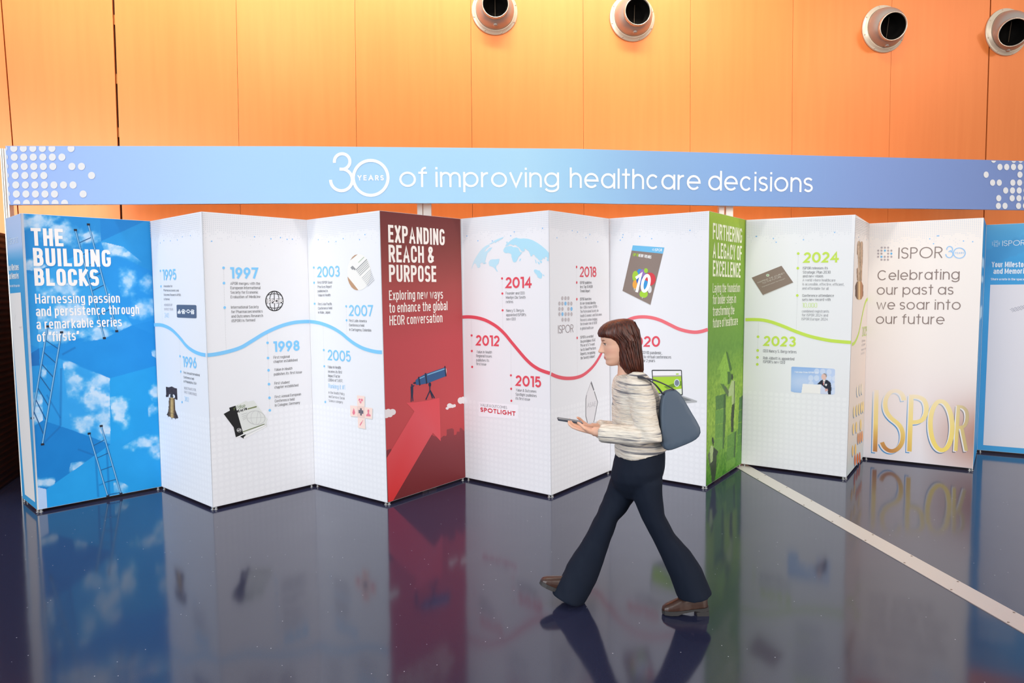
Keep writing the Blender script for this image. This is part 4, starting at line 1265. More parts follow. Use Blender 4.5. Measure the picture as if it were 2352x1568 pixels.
pr.ppoly(P([(1294, 2), (1304, 0), (1314, 92), (1304, 96)]), TD, off=.0004); pr.ppoly(P([(1304, 18), (1312, 24), (1316, 50), (1310, 84)]), (220, 190, 196), off=.0003)
pr.ppoly(P([(1014, 150), (1036, 142), (1040, 160), (1018, 164)]), TD)
p = ZF(1164, 168); pr.disc(p[0], p[1], 3.2, 5, TD, 14)
for l in ([(1165, 180), (1164, 225), (1128, 304)], [(1166, 222), (1188, 292)], [(1168, 222), (1206, 290)], [(1164, 180), (1164, 230)]): pr.pline(P(l), .013, TD)
pr.build('printed_telescope', roots[5])
pr = Print(planes[5], .0026)
p = ZF(1002, 172); pr.disc(p[0], p[1], 1.8, 2.6, (40, 52, 78), 12)
pr.ppoly(P([(990, 186), (1008, 178), (1022, 172), (1026, 178), (1014, 188), (1014, 240), (1012, 268), (1016, 318), (1008, 318), (1003, 270), (999, 324), (992, 324), (994, 262), (992, 220)]), (40, 52, 78))
pr.build('printed_observer', roots[5])
CRM = (250, 242, 236)
T(5, ZE, 'heading', [('EXPANDING', 790, 1298, 299, 327, 158), ('REACH & ', 794, 1225, 478, 487, 158), ('PURPOSE', 797, 1222, 656, 656, 156)], CRM, lw=.165, gap=.16, off=.0028)
T(5, ZE, 'subheading', [('Exploring new ways', 797, 1282, 820, 806, 88), ('to enhance the global', 798, 1322, 934, 909, 88), ('HEOR conversation', 801, 1277, 1047, 1018, 88)], CRM, lw=.12, off=.0028)

# P6 2012 / 2014 / 2015
T(6, ZG, 'year_number', [('2012', 210, 423, 1228, 1236, 95)], RED, .19, 'g')
T(6, ZG, 'year_number', [('2014', 477, 712, 713, 710, 100)], RED, .19, 'g')
T(6, ZH, 'year_number', [('2015', 567, 797, 180, 196, 97)], RED, .19, 'g')
T(6, ZG, 'caption', [('Founder and CEO', 478, 648, 769, 768, 25), ('Marilyn Dix Smith', 480, 657, 808, 806, 25), ('retires', 480, 545, 847, 846, 25)], DK, .11, res=2)
T(6, ZG, 'caption', [('Nancy S. Berg is', 482, 642, 925, 924, 25), ("appointed ISPOR's", 482, 662, 964, 963, 25), ('new CEO', 484, 568, 1002, 1001, 25)], DK, .11, res=2)
T(6, ZG, 'caption', [('Value in Health', 213, 352, 1296, 1301, 25, dict(italic=.2)), ('Regional Issues', 213, 353, 1332, 1337, 25), ('publishes its', 213, 328, 1370, 1375, 25), ('first issue', 213, 303, 1404, 1409, 25)], DK, .11, res=2)
T(6, ZH, 'caption', [('Value & Outcomes', 568, 752, 228, 242, 25, dict(italic=.15)), ('Spotlight publishes', 567, 757, 266, 282, 25), ('its first issue', 568, 697, 303, 314, 25)], DK, .11, res=2)
MARK(6, ZG, [((445, 624), (453, 1085)), ((169, 1000), (176, 1420)), ((524, 1215), (529, 1725))], [(445, 624), (448, 760), (450, 911), (171, 1137), (173, 1277), (176, 1420), (525, 1496), (527, 1617), (529, 1725)], RED, 9, 10.5)
CURVE(6, ZG, [(88, 972), (150, 970), (220, 978), (290, 998), (350, 1028), (410, 1068), (470, 1125), (530, 1198), (590, 1270), (650, 1340), (710, 1398), (770, 1438), (820, 1460), (875, 1477)], RED)
pr = Print(planes[6], .0022)
pr.ppoly([ZH(235, 322), ZH(588, 352), ZH(588, 478), ZH(235, 455)], (242, 242, 248)); pr.build('printed_label', roots[6])
T(6, ZH, 'lettering', [('VALUE & OUTCOMES', 249, 490, 362, 388, 24, dict(lw=.11, col=(120, 120, 126))), ('SPOTLIGHT', 250, 566, 412, 451, 40, dict(gap=.32))], (206, 52, 70), .24, 'g')
pr = Print(planes[6], .0024)
MAP = [[(168, 545), (178, 505), (192, 465), (215, 425), (245, 380), (275, 348), (300, 330), (320, 322), (335, 330), (300, 360), (285, 385), (310, 375), (330, 350), (358, 345), (340, 372), (315, 395), (303, 430), (296, 460), (288, 490), (280, 492), (274, 482), (255, 484), (246, 500), (252, 514), (240, 528), (226, 530), (218, 512), (210, 494), (196, 488), (184, 505), (176, 530)],
       [(318, 322), (340, 308), (380, 282), (420, 264), (460, 250), (448, 266), (420, 282), (395, 294), (385, 308), (378, 296), (352, 312)],
       [(268, 490), (285, 496), (305, 488), (300, 478), (290, 484)],
       [(325, 492), (326, 474), (338, 458), (355, 452), (385, 452), (420, 448), (418, 470), (412, 492), (392, 510), (392, 532), (408, 566), (396, 560), (382, 540), (366, 522), (348, 516), (332, 512)],
       [(474, 332), (482, 318), (502, 300), (520, 285), (545, 266), (575, 256), (585, 262), (610, 266), (640, 264), (680, 268), (720, 280), (760, 302), (800, 330), (840, 364), (866, 394), (866, 442), (856, 450), (846, 430), (828, 432), (832, 450), (812, 440), (806, 456), (790, 462), (776, 460), (766, 446), (748, 432), (736, 412), (722, 410), (712, 426), (702, 424), (694, 398), (684, 378), (668, 366), (655, 358), (642, 352), (650, 366), (648, 378), (628, 384), (612, 368), (600, 350), (592, 340), (580, 338), (575, 326), (558, 320), (548, 328), (530, 318), (512, 316), (500, 328), (486, 332)],
       [(456, 376), (462, 356), (476, 340), (500, 334), (530, 332), (545, 342), (575, 344), (590, 350), (600, 372), (610, 388), (626, 390), (612, 410), (592, 430), (584, 452), (572, 474), (556, 480), (544, 474), (536, 450), (530, 432), (530, 410), (520, 400), (500, 394), (480, 398), (464, 390)],
       [(600, 468), (604, 450), (616, 444), (612, 460), (606, 470)], [(730, 556), (738, 544), (752, 544), (770, 552), (782, 552), (790, 566), (804, 580), (806, 600), (800, 624), (784, 624), (764, 612), (760, 594), (742, 576)],
       [(742, 452), (750, 460), (756, 490), (748, 484)], [(762, 470), (778, 478), (788, 498), (772, 494)], [(782, 468), (800, 466), (806, 484), (792, 486)], [(806, 588), (822, 592), (828, 604), (818, 602)], [(846, 452), (862, 446), (866, 466), (852, 468)], [(482, 300), (490, 290), (496, 300), (488, 312)]]
for m_ in MAP: pr.ppoly([ZG(*p) for p in m_], [L4((176 + 30 * max(0, (520 - p[0]) / 400), 222 + 8 * max(0, (520 - p[0]) / 400), 242)) for p in m_])
pr.build('printed_world_map', roots[6])

# P7 2018
T(7, ZI, 'year_number', [('2018', 358, 507, 612, 612, 97)], (220, 84, 100), .16, 'g')
T(7, ZV, 'caption', [('ISPOR publishes', 185, 342, 362, 358, 38), ('first Top 10 HEOR', 185, 353, 418, 412, 38), ('Trends Report', 186, 318, 472, 470, 38)], DK, .11, res=2)
T(7, ZV, 'caption', [('ISPOR launches', 185, 337, 580, 575, 38), ('its new brand identity', 186, 395, 637, 628, 38)] + [(a, b, c, d, e, 38, dict(col=MD)) for a, b, c, d, e in (
    ('New (DBA) name: ISPOR \u2013', 187, 428, 691, 678), ('The Professional Society for', 187, 433, 747, 732), ('Health Economics and Outcomes', 188, 477, 805, 782), ('Research, acknowledging', 188, 413, 859, 845),
    ('the broader role of HEOR', 188, 412, 913, 894), ('in global healthcare', 188, 365, 972, 958))], DK, .11, res=2)
T(7, ZV, 'caption', [('ISPOR is awarded', 190, 362, 1090, 1072, 38), ('the prestigious ASAE', 190, 390, 1147, 1122, 38), ('\u201cPower of A\u201d Award', 190, 378, 1201, 1178, 38), ('for its Good Practices', 191, 397, 1257, 1230, 38),
                     ('Reports, recognizing', 191, 386, 1312, 1288, 38), ("the Society's impact", 192, 383, 1368, 1339, 38)], DK, .11, res=2)
MARK(7, ZV, [((139, 133), (150, 1568))], [(139, 133), (141, 340), (143, 562), (147, 1079)], (220, 84, 100), 9, 18)
CURVE(7, ZG, [(884, 1485), (930, 1505), (990, 1520), (1050, 1523), (1110, 1516), (1170, 1494), (1230, 1448), (1280, 1392), (1330, 1310), (1370, 1220), (1406, 1140)], (226, 92, 106))
pr = Print(planes[7], .0024)
logo_dots(pr, ZI, [(802, [201, 229, 255]), (850, [175, 202, 229, 256, 282]), (898, [175, 202, 256, 283]), (945, [175, 202, 230, 257, 283]), (995, [203, 230, 257])], 10, 18, (192, 186, 190), (134, 192, 236), {(850, 2), (898, 3), (945, 1)})
pr.build('printed_dot_logo', roots[7])
T(7, ZI, 'lettering', [('ISPOR', 163, 300, 1120, 1109, 74)], (136, 122, 124), .075, 'g')
pr = Print(planes[7], .0022)
P = lambda l: [ZH(*p) for p in l]
pr.ppoly(P([(1246, 135), (1303, 325), (1266, 510), (1212, 512), (1195, 455), (1198, 270)]), (226, 224, 228))
pr.ppoly(P([(1246, 135), (1272, 215), (1266, 225), (1240, 158)]), (120, 118, 124), off=.0004)
pr.pline(P([(1203, 262), (1197, 300), (1196, 450), (1211, 512)]), .009, (130, 128, 134), off=.0004)
pr.pline(P([(1272, 230), (1302, 325), (1268, 508)]), .010, (118, 116, 122), off=.0004); pr.pline(P([(1200, 265), (1246, 137)]), .004, (190, 188, 194), off=.0004)
pr.ppoly(P([(1175, 535), (1215, 515), (1268, 508), (1318, 490), (1316, 518), (1290, 540), (1230, 545)]), (206, 204, 208), off=.0003)
pr.ppoly(P([(1290, 515), (1318, 490), (1316, 512), (1292, 538)]), (90, 88, 94), off=.0006)
a, b = ZH(1208, 378), ZH(1284, 362); pr.text('ASAE', a[0], a[1], b[0], b[1], 11, (196, 194, 200), lw=.14, mode='g', off=.0005)
pr.build('printed_award', roots[7])

# P8 2020
T(8, ZI, 'year_number', [('2020', 786, 1083, 1240, 1240, 95)], RED, .18, 'g')
T(8, ZI, 'caption', [('the COVID pandemic,', 877, 1103, 1303, 1308, 27), ('pivots to virtual conferences', 862, 1183, 1341, 1346, 27), ('s for 2 years', 903, 1037, 1377, 1377, 27)], DK, .12, res=3)
CURVE(8, ZI, [(634, 1140), (660, 1098), (710, 1050), (770, 1010), (850, 978), (930, 970), (1010, 978), (1090, 1002), (1170, 1040), (1250, 1078), (1330, 1100), (1400, 1108), (1460, 1100), (1513, 1083)], (236, 112, 122))
pr = Print(planes[8], .0022)
P = lambda l: [ZI(*p) for p in l]
pr.ppoly(P([(745, 738), (997, 866), (1000, 850), (750, 728)]), (190, 188, 188))
pr.ppoly(P([(838, 326), (1122, 346), (997, 860), (745, 735)]), (140, 124, 116), off=.0003)
pr.ppoly(P([(838, 326), (1122, 346), (1108, 402), (828, 373)]), (110, 188, 232), off=.0005)
a, b = ZI(1036, 379), ZI(1100, 382); pr.text('ISPOR', a[0], a[1], b[0], b[1], 6.5, (240, 246, 250), lw=.14, mode='g', off=.0008, italic=.1)
for q in [(1016, 361), (1024, 358), (1016, 369), (1028, 366), (1022, 373)]: p = ZI(*q); pr.disc(p[0], p[1], .7, .9, (235, 244, 250), 8, off=.0008)
a, b = ZI(836, 424), ZI(884, 430); pr.text('TOP 10', a[0], a[1], b[0], b[1], 7.5, (160, 196, 60), lw=.15, off=.0008, tilt=True)
a, b = ZI(888, 430), ZI(1002, 448); pr.text('HEOR TRENDS', a[0], a[1], b[0], b[1], 7.5, (236, 236, 236), lw=.17, off=.0008, tilt=True)
for x, y, rx, ry, c in [(862, 606, 28, 50, (164, 204, 62)), (900, 572, 24, 34, (60, 148, 214)), (926, 580, 28, 38, (150, 116, 184)), (957, 554, 18, 22, (160, 204, 62)), (862, 680, 26, 42, (236, 168, 70)), (996, 630, 48, 58, (214, 64, 74)),
                        (990, 722, 18, 34, (222, 222, 224)), (936, 765, 38, 34, (164, 210, 60)), (948, 680, 34, 40, (58, 150, 214)), (900, 640, 30, 46, (50, 100, 190)), (946, 640, 26, 40, (40, 44, 80)), (936, 712, 18, 22, (40, 150, 100))]:
    p = ZI(x, y); pr.disc(p[0], p[1], rx / 3.92, ry / 3.92, c, 22, off=.0008 + .00006 * (x % 13))
for q in ([(920, 790), (935, 790), (922, 812)], [(845, 715), (862, 712), (852, 740)], [(880, 712), (898, 716), (884, 750)]): pr.ppoly(P(q), (190, 190, 170), off=.0017)
pr.pline(P([(866, 622), (912, 588), (872, 748)]), .030, (250, 250, 250), off=.002)
pr.pline([ZI(955 + 30 * math.cos(t) - 14 * math.sin(t) * .9, 668 + 70 * math.sin(t)) for t in np.linspace(0, 2 * math.pi, 36)[:-1]], .030, (250, 250, 250), True, off=.002)
pr.build('printed_booklet', roots[8])
pr = Print(planes[8], .0022)
P = lambda l: [ZJ(*p) for p in l]
pr.ppoly(P(rrect([(585, 556), (845, 556), (853, 776), (600, 760)], .05)), (56, 60, 62))
pr.ppoly(P([(594, 566), (838, 565), (845, 765), (604, 752)]), (168, 208, 58), off=.0004)
pr.ppoly(P([(594, 566), (838, 565), (840, 602), (596, 606)]), (238, 236, 240), off=.0007); pr.ppoly(P([(596, 606), (840, 602), (840, 612), (597, 618)]), (170, 164, 160), off=.0008)
pr.ppoly(P([(690, 700), (845, 650), (845, 690), (720, 720)]), (110, 150, 40), off=.0007); pr.ppoly(P([(690, 738), (844, 718), (845, 765), (660, 757)]), (226, 232, 214), off=.0008)
pr.ppoly(P([(795, 588), (818, 587), (818, 597), (795, 598)]), (170, 208, 60), off=.0010)
p = ZJ(803, 668); pr.disc(p[0], p[1], 6.6, 9, (214, 226, 226), 20, off=.0010); pr.disc(p[0], p[1], 5, 7, (120, 130, 150), 20, off=.0012)
pr.ppoly(P([(596, 762), (853, 778), (975, 822), (974, 834), (850, 846), (700, 856)]), (176, 178, 180), off=.0003)
pr.ppoly(P([(640, 776), (840, 784), (930, 818), (720, 838)]), (120, 124, 126), off=.0006)
pr.build('printed_laptop', roots[8])

# P9 green
AR9 = [(262, 100), (190, 268), (215, 270), (212, 395), (280, 405), (278, 285), (300, 290)]


def c9(px, py, u, v):
    x, y = (px - 1600) * 3.92, (py - 780) * 3.92
    n = fbm(u * 30, v * 30); n2 = fbm(u * 90 + 5, v * 60, 4); n3 = fbm(u * 7, v * 5)
    t = np.clip((2.5 - v) / 2.5, 0, 1)
    s = np.stack([np.interp(t, [0, .08, .3, .5, .62, .8, 1], q) for q in ((160, 140, 118, 104, 132, 146, 70), (192, 176, 164, 152, 174, 184, 132), (62, 50, 54, 58, 60, 66, 36))], 1)
    s = s + ((n - .5)[:, None] * np.array((70, 60, 40)) + (n2 - .5)[:, None] * np.array((60, 50, 30))) * np.clip((t - .42) * 4, 0.12, 1)[:, None]
    s = s * (1 - .25 * np.clip(1 - x / 60 + (y - 900) / 600, 0, 1) * (t > .5))[:, None]

    def fill(P, c, k=1.0, nz=20):
        m = inpoly(x, y, P); s[m] = mix(s[m], np.array(c, float) + (n2[m, None] - .5) * nz, k)
    fill([(262, 100), (282, 118), (320, 268), (300, 290), (322, 330), (300, 395), (280, 405), (278, 285)], (64, 104, 46), .9)
    fill(AR9, (138, 186, 66), 1, 50)
    fill([(212, 392), (248, 402), (285, 500), (278, 515), (232, 430)], (70, 108, 56), .8)
    # stacked blocks
    for P, c in (([(172, 508), (262, 484), (262, 610), (172, 636)], (78, 122, 62)), ([(168, 640), (262, 615), (262, 742), (168, 766)], (98, 150, 66)), ([(166, 770), (256, 748), (256, 872), (164, 890)], (100, 150, 64)),
                 ([(160, 898), (246, 878), (244, 980), (160, 1008)], (110, 160, 70)), ([(276, 866), (356, 820), (352, 940), (274, 972)], (92, 142, 58)), ([(272, 980), (352, 946), (346, 1052), (270, 1092)], (92, 142, 58)),
                 ([(268, 1096), (346, 1060), (342, 1130), (264, 1190)], (104, 158, 58)), ([(385, 520), (425, 500), (424, 620), (380, 636)], (66, 114, 62)), ([(380, 640), (424, 625), (420, 735), (374, 746)], (72, 122, 62)),
                 ([(374, 750), (420, 740), (416, 840), (370, 856)], (76, 128, 60)), ([(370, 860), (414, 845), (410, 945), (366, 960)], (80, 132, 58)), ([(366, 965), (410, 950), (405, 1110), (362, 1120)], (86, 140, 56))):
        fill(P, c, .92, 34)
    for P in ([(244, 500), (264, 484), (262, 742), (246, 980), (234, 980)], [(340, 840), (358, 820), (348, 1060), (334, 1060)], [(405, 500), (420, 500), (412, 1000), (400, 1000)]): fill(P, (44, 76, 42), .6)
    # two printed figures carrying blocks
    D = (44, 56, 42); M_ = (176, 196, 142)
    fill([(316, 306), (326, 312), (330, 340), (322, 366), (312, 350)], D, .95)
    fill([(318, 368), (344, 366), (346, 570), (318, 588), (316, 500), (290, 515), (282, 470), (296, 430)], M_, .9)
    fill([(248, 412), (262, 418), (290, 462), (284, 512), (262, 470)], (84, 104, 72), .9)
    fill([(318, 585), (344, 570), (336, 700), (330, 832), (312, 830), (308, 720)], D, .9)
    fill([(338, 372), (346, 370), (344, 590), (334, 590)], (70, 84, 58), .7)
    fill([(138, 876), (150, 880), (158, 920), (152, 960), (140, 930)], D, .95)
    fill([(130, 950), (152, 960), (158, 1010), (196, 1008), (178, 1050), (172, 1120), (120, 1135), (106, 1040)], M_, .9, 60)
    fill([(150, 965), (196, 1006), (180, 1048), (176, 1180), (160, 1290), (138, 1290), (130, 1200), (118, 1120), (146, 1090)], D, .88)
    fill([(100, 1040), (120, 1000), (124, 1080), (132, 1160), (118, 1140)], (70, 84, 60), .7)
    return s


grid_print('green_picture', planes[9], 0, 1, 0, 1, 100, 480, c9, roots[9], .001, panel_edge(9))
CG = (240, 244, 214)
T(9, ZK, 'heading', [('FURTHERING', 143, 406, 270, 308, 147), ('A LEGACY OF', 143, 404, 440, 464, 145), ('EXCELLENCE', 143, 393, 605, 618, 145)], CG, .155, gap=.16)
T(9, ZK, 'subheading', [('Laying the foundation', 143, 388, 752, 746, 84), ('for bolder steps in', 143, 352, 858, 844, 84), ('transforming the', 143, 337, 962, 946, 84), ('future of healthcare', 143, 368, 1069, 1042, 84)], CG, .115)

# P10 2023 / 2024
T(10, ZK, 'year_number', [('2023', 603, 893, 1231, 1240, 91)], LIME, .19, 'g')
T(10, ZK, 'year_number', [('2024', 963, 1280, 484, 480, 95)], LIME, .19, 'g')
T(10, ZK, 'caption', [('CEO Nancy S. Berg retires', 600, 900, 1288, 1299, 26)], DK, .11, res=3)
T(10, ZK, 'caption', [('Rob Abbott is appointed', 600, 880, 1352, 1362, 26), ("ISPOR's new CEO", 600, 797, 1385, 1393, 26)], DK, .11, res=3)
T(10, ZK, 'caption', [('ISPOR releases its', 958, 1183, 543, 542, 24), ('Strategic Plan 2030', 957, 1207, 580, 580, 24), ('and new vision:', 956, 1143, 615, 615, 24)] + [(a, b, c, d, e, 24, dict(col=MD)) for a, b, c, d, e in (
    ('A world where healthcare', 955, 1250, 650, 652), ('is accessible, effective, efficient,', 953, 1330, 687, 690), ('and affordable for all', 952, 1188, 724, 727))], DK, .11, res=3)
T(10, ZK, 'caption', [('Conference attendance', 952, 1236, 790, 790, 24), ('sets new record with', 951, 1207, 826, 826, 24), ('10,000', 952, 1085, 886, 886, 42, dict(col=(206, 230, 140), lw=.09))] + [(a, b, c, d, e, 24, dict(col=MD)) for a, b, c, d, e in (
    ('combined registrants', 948, 1192, 930, 932), ('for ISPOR 2024 and', 948, 1184, 965, 968), ('ISPOR Europe 2024', 946, 1181, 1000, 1003))], DK, .11, res=3)
MARK(10, ZK, [((916, 400), (899, 1078)), ((557, 1020), (547, 1397))], [(916, 400), (912, 532), (907, 777), (554, 1149), (551, 1272), (549, 1334), (547, 1397)], LIME, 12, 12)
CURVE(10, ZK, [(440, 995), (520, 994), (590, 998), (660, 1012), (730, 1035), (800, 1062), (870, 1092), (950, 1122), (1030, 1147), (1120, 1168), (1210, 1184), (1300, 1193), (1391, 1200)], LIME)
pr = Print(planes[10], .0022)
P = lambda l: [ZK(*p) for p in l]
pr.ppoly(P([(500, 626), (768, 520), (874, 664), (600, 780)]), (206, 204, 204))
pr.ppoly(P([(497, 617), (765, 510), (870, 660), (597, 773)]), (138, 120, 110), off=.0004)
for t, x0, y0, x1, y1, h in (('MAPPING THE JOURNEY', 552, 670, 796, 580, 3.6), ('TO THE FUTURE', 594, 676, 764, 613, 3.6), ('transformation for impact', 590, 706, 800, 628, 2.4)):
    a, b = ZK(x0, y0), ZK(x1, y1); pr.text(t, a[0], a[1], b[0], b[1], h, (206, 198, 190), lw=.12, mode='g', off=.0007, tilt=True, res=2)
p = ZK(641, 596); pr.disc(p[0], p[1], 3.8, 3.2, (206, 214, 196), 16, off=.0007); pr.disc(p[0], p[1], 2.2, 1.9, (110, 170, 200), 12, off=.0009); pr.ppoly(P([(634, 602), (642, 590), (650, 600)]), (190, 204, 80), off=.0011)
pr.build('printed_card', roots[10])
RR = rrect([ZL(850, 238), ZL(1248, 258), ZL(1246, 498), ZL(846, 472)], .09)


def photo(x, y):
    px, py = 1600 + x / 3.92, 780 + y / 3.92
    m = inpoly(px, py, RR); t = np.clip((x - 850) / 400, 0, 1)
    d = np.hypot((x - 950) / 300, (y - 380) / 160)
    col = mix((188, 208, 242), (126, 170, 230), np.clip(d - .15, 0, 1)); col = mix(col, (206, 218, 246), np.clip(t * 1.6 - .7, 0, .8))
    for cx, cy in ((1082, 285), (1136, 287), (1192, 290), (1028, 345), (1080, 345), (1192, 345), (1244, 350), (1240, 412), (1240, 470), (1030, 398)):
        col = mix(col, (226, 232, 248), .55 * (np.hypot(x - cx, (y - cy) * .9) < 24))

    def f(P, c): a = inpoly(x, y, P); col[a] = c
    f([(956, 398), (1120, 404), (1186, 470), (1182, 498), (942, 482)], (240, 238, 238)); f([(1120, 404), (1188, 440), (1184, 496), (1112, 494)], (206, 214, 238))
    f([(1086, 400), (1118, 366), (1146, 356), (1180, 364), (1208, 388), (1214, 440), (1208, 498), (1184, 494), (1180, 460), (1150, 430), (1120, 402)], (34, 38, 54))
    f([(1140, 360), (1160, 360), (1146, 410), (1136, 400)], (238, 236, 238)); f([(1142, 372), (1148, 372), (1146, 408), (1138, 404)], (170, 50, 60))
    f([(1122, 330), (1128, 312), (1146, 302), (1164, 306), (1172, 326), (1168, 348), (1156, 362), (1138, 362), (1126, 350)], (226, 190, 182)); f([(1136, 306), (1152, 300), (1170, 310), (1173, 336), (1164, 332), (1158, 314)], (150, 140, 138))
    f([(1154, 440), (1178, 440), (1184, 456), (1160, 468)], (220, 170, 164)); f([(1156, 396), (1174, 398), (1172, 416), (1156, 414)], (226, 226, 230))
    return col, m


art(10, 'printed_photo', ZL, 840, 230, 1256, 505, .9, photo)
T(10, ZL, 'lettering', [('Welcome from ISPOR CEO', 882, 1095, 297, 304, 15)], (240, 244, 252), .18, off=.004, res=2)

# P11 2025, seen nearly edge-on
def c11(px, py, u, v):
    c = np.stack([np.interp(v, [0, .35, .9, 2.5], q) for q in ((196, 222, 232, 236), (208, 212, 216, 228), (212, 202, 206, 222))], 1)
    return c


grid_print('orange_picture', planes[11], 0, 1, 0, 1, 20, 60, c11, roots[11], .0014, panel_edge(11))
pr = Print(planes[11], .0024)
for y, xs, c in ((470, [1446, 1468, 1485], (236, 222, 200)), (640, [1415, 1440, 1462, 1482, 1497], (238, 212, 150)), (790, [1409, 1436, 1475], (240, 206, 130)), (900, [1452, 1470, 1487], (226, 150, 90)), (985, [1403, 1428], (240, 196, 110)), (1080, [1424, 1446, 1466], (220, 116, 60))):
    for x in xs:
        yy = y - (x - 1430) * .55
        p = ZL(x - 3, yy + 10); pr.disc(p[0], p[1], 1.9, 13, (120, 150, 180), 14)
        p = ZL(x, yy); pr.disc(p[0], p[1], 1.9, 13, c, 14, off=.0004)
pr.build('printed_dots', roots[11])
CURVE(11, ZM, [(104, 1218), (125, 1205), (145, 1168), (165, 1112), (180, 1040), (195, 962), (212, 884), (230, 826), (254, 800)], LIME)
T(11, ZM, 'year_number', [('2025', 194, 238, 1147, 1138, 88)], (190, 214, 110), .12, 'g')
T(11, ZM, 'caption', [('2025 marks', 190, 222, 1200, 1190, 20), ('a 30 year', 190, 222, 1234, 1222, 20), ('milestone of the', 186, 230, 1278, 1262, 20, dict(col=LT)), ('society', 184, 218, 1312, 1296, 20, dict(col=LT))], MD, .11, res=2)


def trophy(x, y):
    n = fbm(x / 8., y / 20.); m = np.zeros(len(x), bool); col = np.zeros((len(x), 3))
    for P in ([(150, 330), (158, 292), (172, 284), (182, 300), (188, 292), (200, 290), (206, 320), (202, 480), (196, 640), (190, 660), (178, 660), (150, 640), (146, 540), (160, 525), (158, 420), (148, 400)],): m |= inpoly(x, y, P)
    t = np.clip((x - 148) / 58, 0, 1)
    col = np.stack([np.interp(t, [0, .3, .55, .8, 1], q) for q in ((150, 206, 160, 196, 140), (120, 176, 134, 160, 116), (98, 146, 108, 128, 96))], 1) + (n[:, None] - .5) * 70
    b = inpoly(x, y, [(134, 690), (150, 650), (192, 650), (208, 690), (208, 780), (190, 812), (172, 818), (150, 810), (134, 780)])
    c2 = np.stack([np.interp(t, [0, .25, .45, .6, .85, 1], q) for q in ((96, 190, 240, 170, 190, 100), (66, 150, 206, 120, 130, 70), (46, 104, 150, 76, 90, 50))], 1)
    col[b] = c2[b]; m |= b
    return col, m


art(11, 'printed_trophy', ZM, 128, 278, 214, 826, .5, trophy, off=.0026)


# P12 Celebrating
def c12(px, py, u, v):
    x, y = (px - 1930) * 4.1256, (py - 800) * 4.1256
    c = np.stack([np.interp(v, [0, .5, 1.1, 2.5], q) for q in ((226, 230, 234, 238), (224, 222, 228, 234), (230, 224, 226, 230))], 1)
    g = np.clip((x - 760) / 520, 0, 1) * np.exp(-((y - 860) / 330.) ** 2)
    return mix(c, (176, 132, 118), g * .95)


grid_print('cream_picture', planes[12], 0, 1, 0, 1, 60, 120, c12, roots[12], .0014, panel_edge(12))
pr = Print(planes[12], .0026)
logo_dots(pr, ZM, [(347, [373, 402, 431]), (374, [342, 371, 402, 431, 460]), (401, [342, 371, 431, 460]), (429, [341, 371, 400, 430, 460]), (456, [371, 400, 429])], 9.5, 9.5, (176, 168, 172), (104, 182, 232), {(374, 2), (401, 3), (429, 1)})
pr.build('printed_dot_logo', roots[12])
GR = (136, 122, 118)
T(12, ZM, 'lettering', [('ISPOR', 522, 918, 447, 440, 100)], GR, .085, 'g', gap=.22)
pr = Print(planes[12], .0026)
B30 = (150, 196, 240)
emblem(pr, ZM, .0085, .0085, B30, B30, (1072, 396, 53, 46), ((985, 362, 26), (982, 405, 32), 975, 386), ((1032, 404), (1112, 402), 4.2), .16)
pr.build('emblem', roots[12])
T(12, ZM, 'heading', [('Celebrating', 334, 1073, 641, 633, 90), ('our past as', 328, 1018, 771, 770, 88), ('we soar into', 325, 1083, 904, 906, 88), ('our future', 320, 938, 1032, 1038, 88)], GR, .095, 'g', xh=.74, gap=.2)
# the big gold letters
GL = {'I': [([(341, 395), (327, 978)], 0)],
      'S': [([(602, 492), (585, 440), (550, 408), (508, 402), (462, 425), (432, 475), (424, 540), (440, 605), (480, 660), (535, 705), (572, 750), (590, 815), (582, 890), (548, 945), (500, 972), (452, 965), (415, 935), (392, 890)], 0)],
      'P': [([(672, 440), (652, 976)], 0), ([(676, 456), (740, 462), (790, 490), (812, 545), (810, 610), (785, 665), (740, 695), (668, 700)], 0)],
      'O': [([(955 + 104 * math.cos(t), 733 + 232 * math.sin(t) + 14 * math.cos(t)) for t in np.linspace(0, 2 * math.pi, 49)[:-1]], 1)],
      'R': [([(1118, 538), (1091, 972)], 0), ([(1120, 552), (1160, 560), (1192, 595), (1200, 650), (1190, 705), (1165, 740), (1112, 752)], 0), ([(1148, 752), (1192, 972)], 0)]}
pl12 = planes[12]


def goldc(u, v, kx=0):
    px, py = project(np.array(pl12.P(u, v))[None]); x = (px[0] - 1930) * 4.1256; y = (py[0] - 800) * 4.1256
    k = np.interp(y, [380, 520, 760, 980], [0, .45, .8, 1]); r = np.clip((x - 1050) / 150, 0, 1)
    a = np.array((236, 226, 216)) * (1 - k) + np.array((238, 214, 110)) * k
    b = np.clip((y - 720) / 240, 0, 1) * np.clip((760 - x) / 300, 0, 1)
    a = a * (1 - b) + np.array((192, 132, 76)) * b
    a = a * (1 - r * .7) + np.array((176, 160, 132)) * r * .7
    return L4(tuple(a))


def shadc(u, v):
    px, py = project(np.array(pl12.P(u, v))[None]); x = (px[0] - 1930) * 4.1256; y = (py[0] - 800) * 4.1256
    k = np.clip((y - 380) / 300, 0, 1); r = np.clip((x - 700) / 400, 0, 1)
    a = np.array((228, 226, 230)) * (1 - k) + (np.array((70, 146, 206)) * (1 - r) + np.array((120, 112, 116)) * r) * k
    return L4(tuple(a))


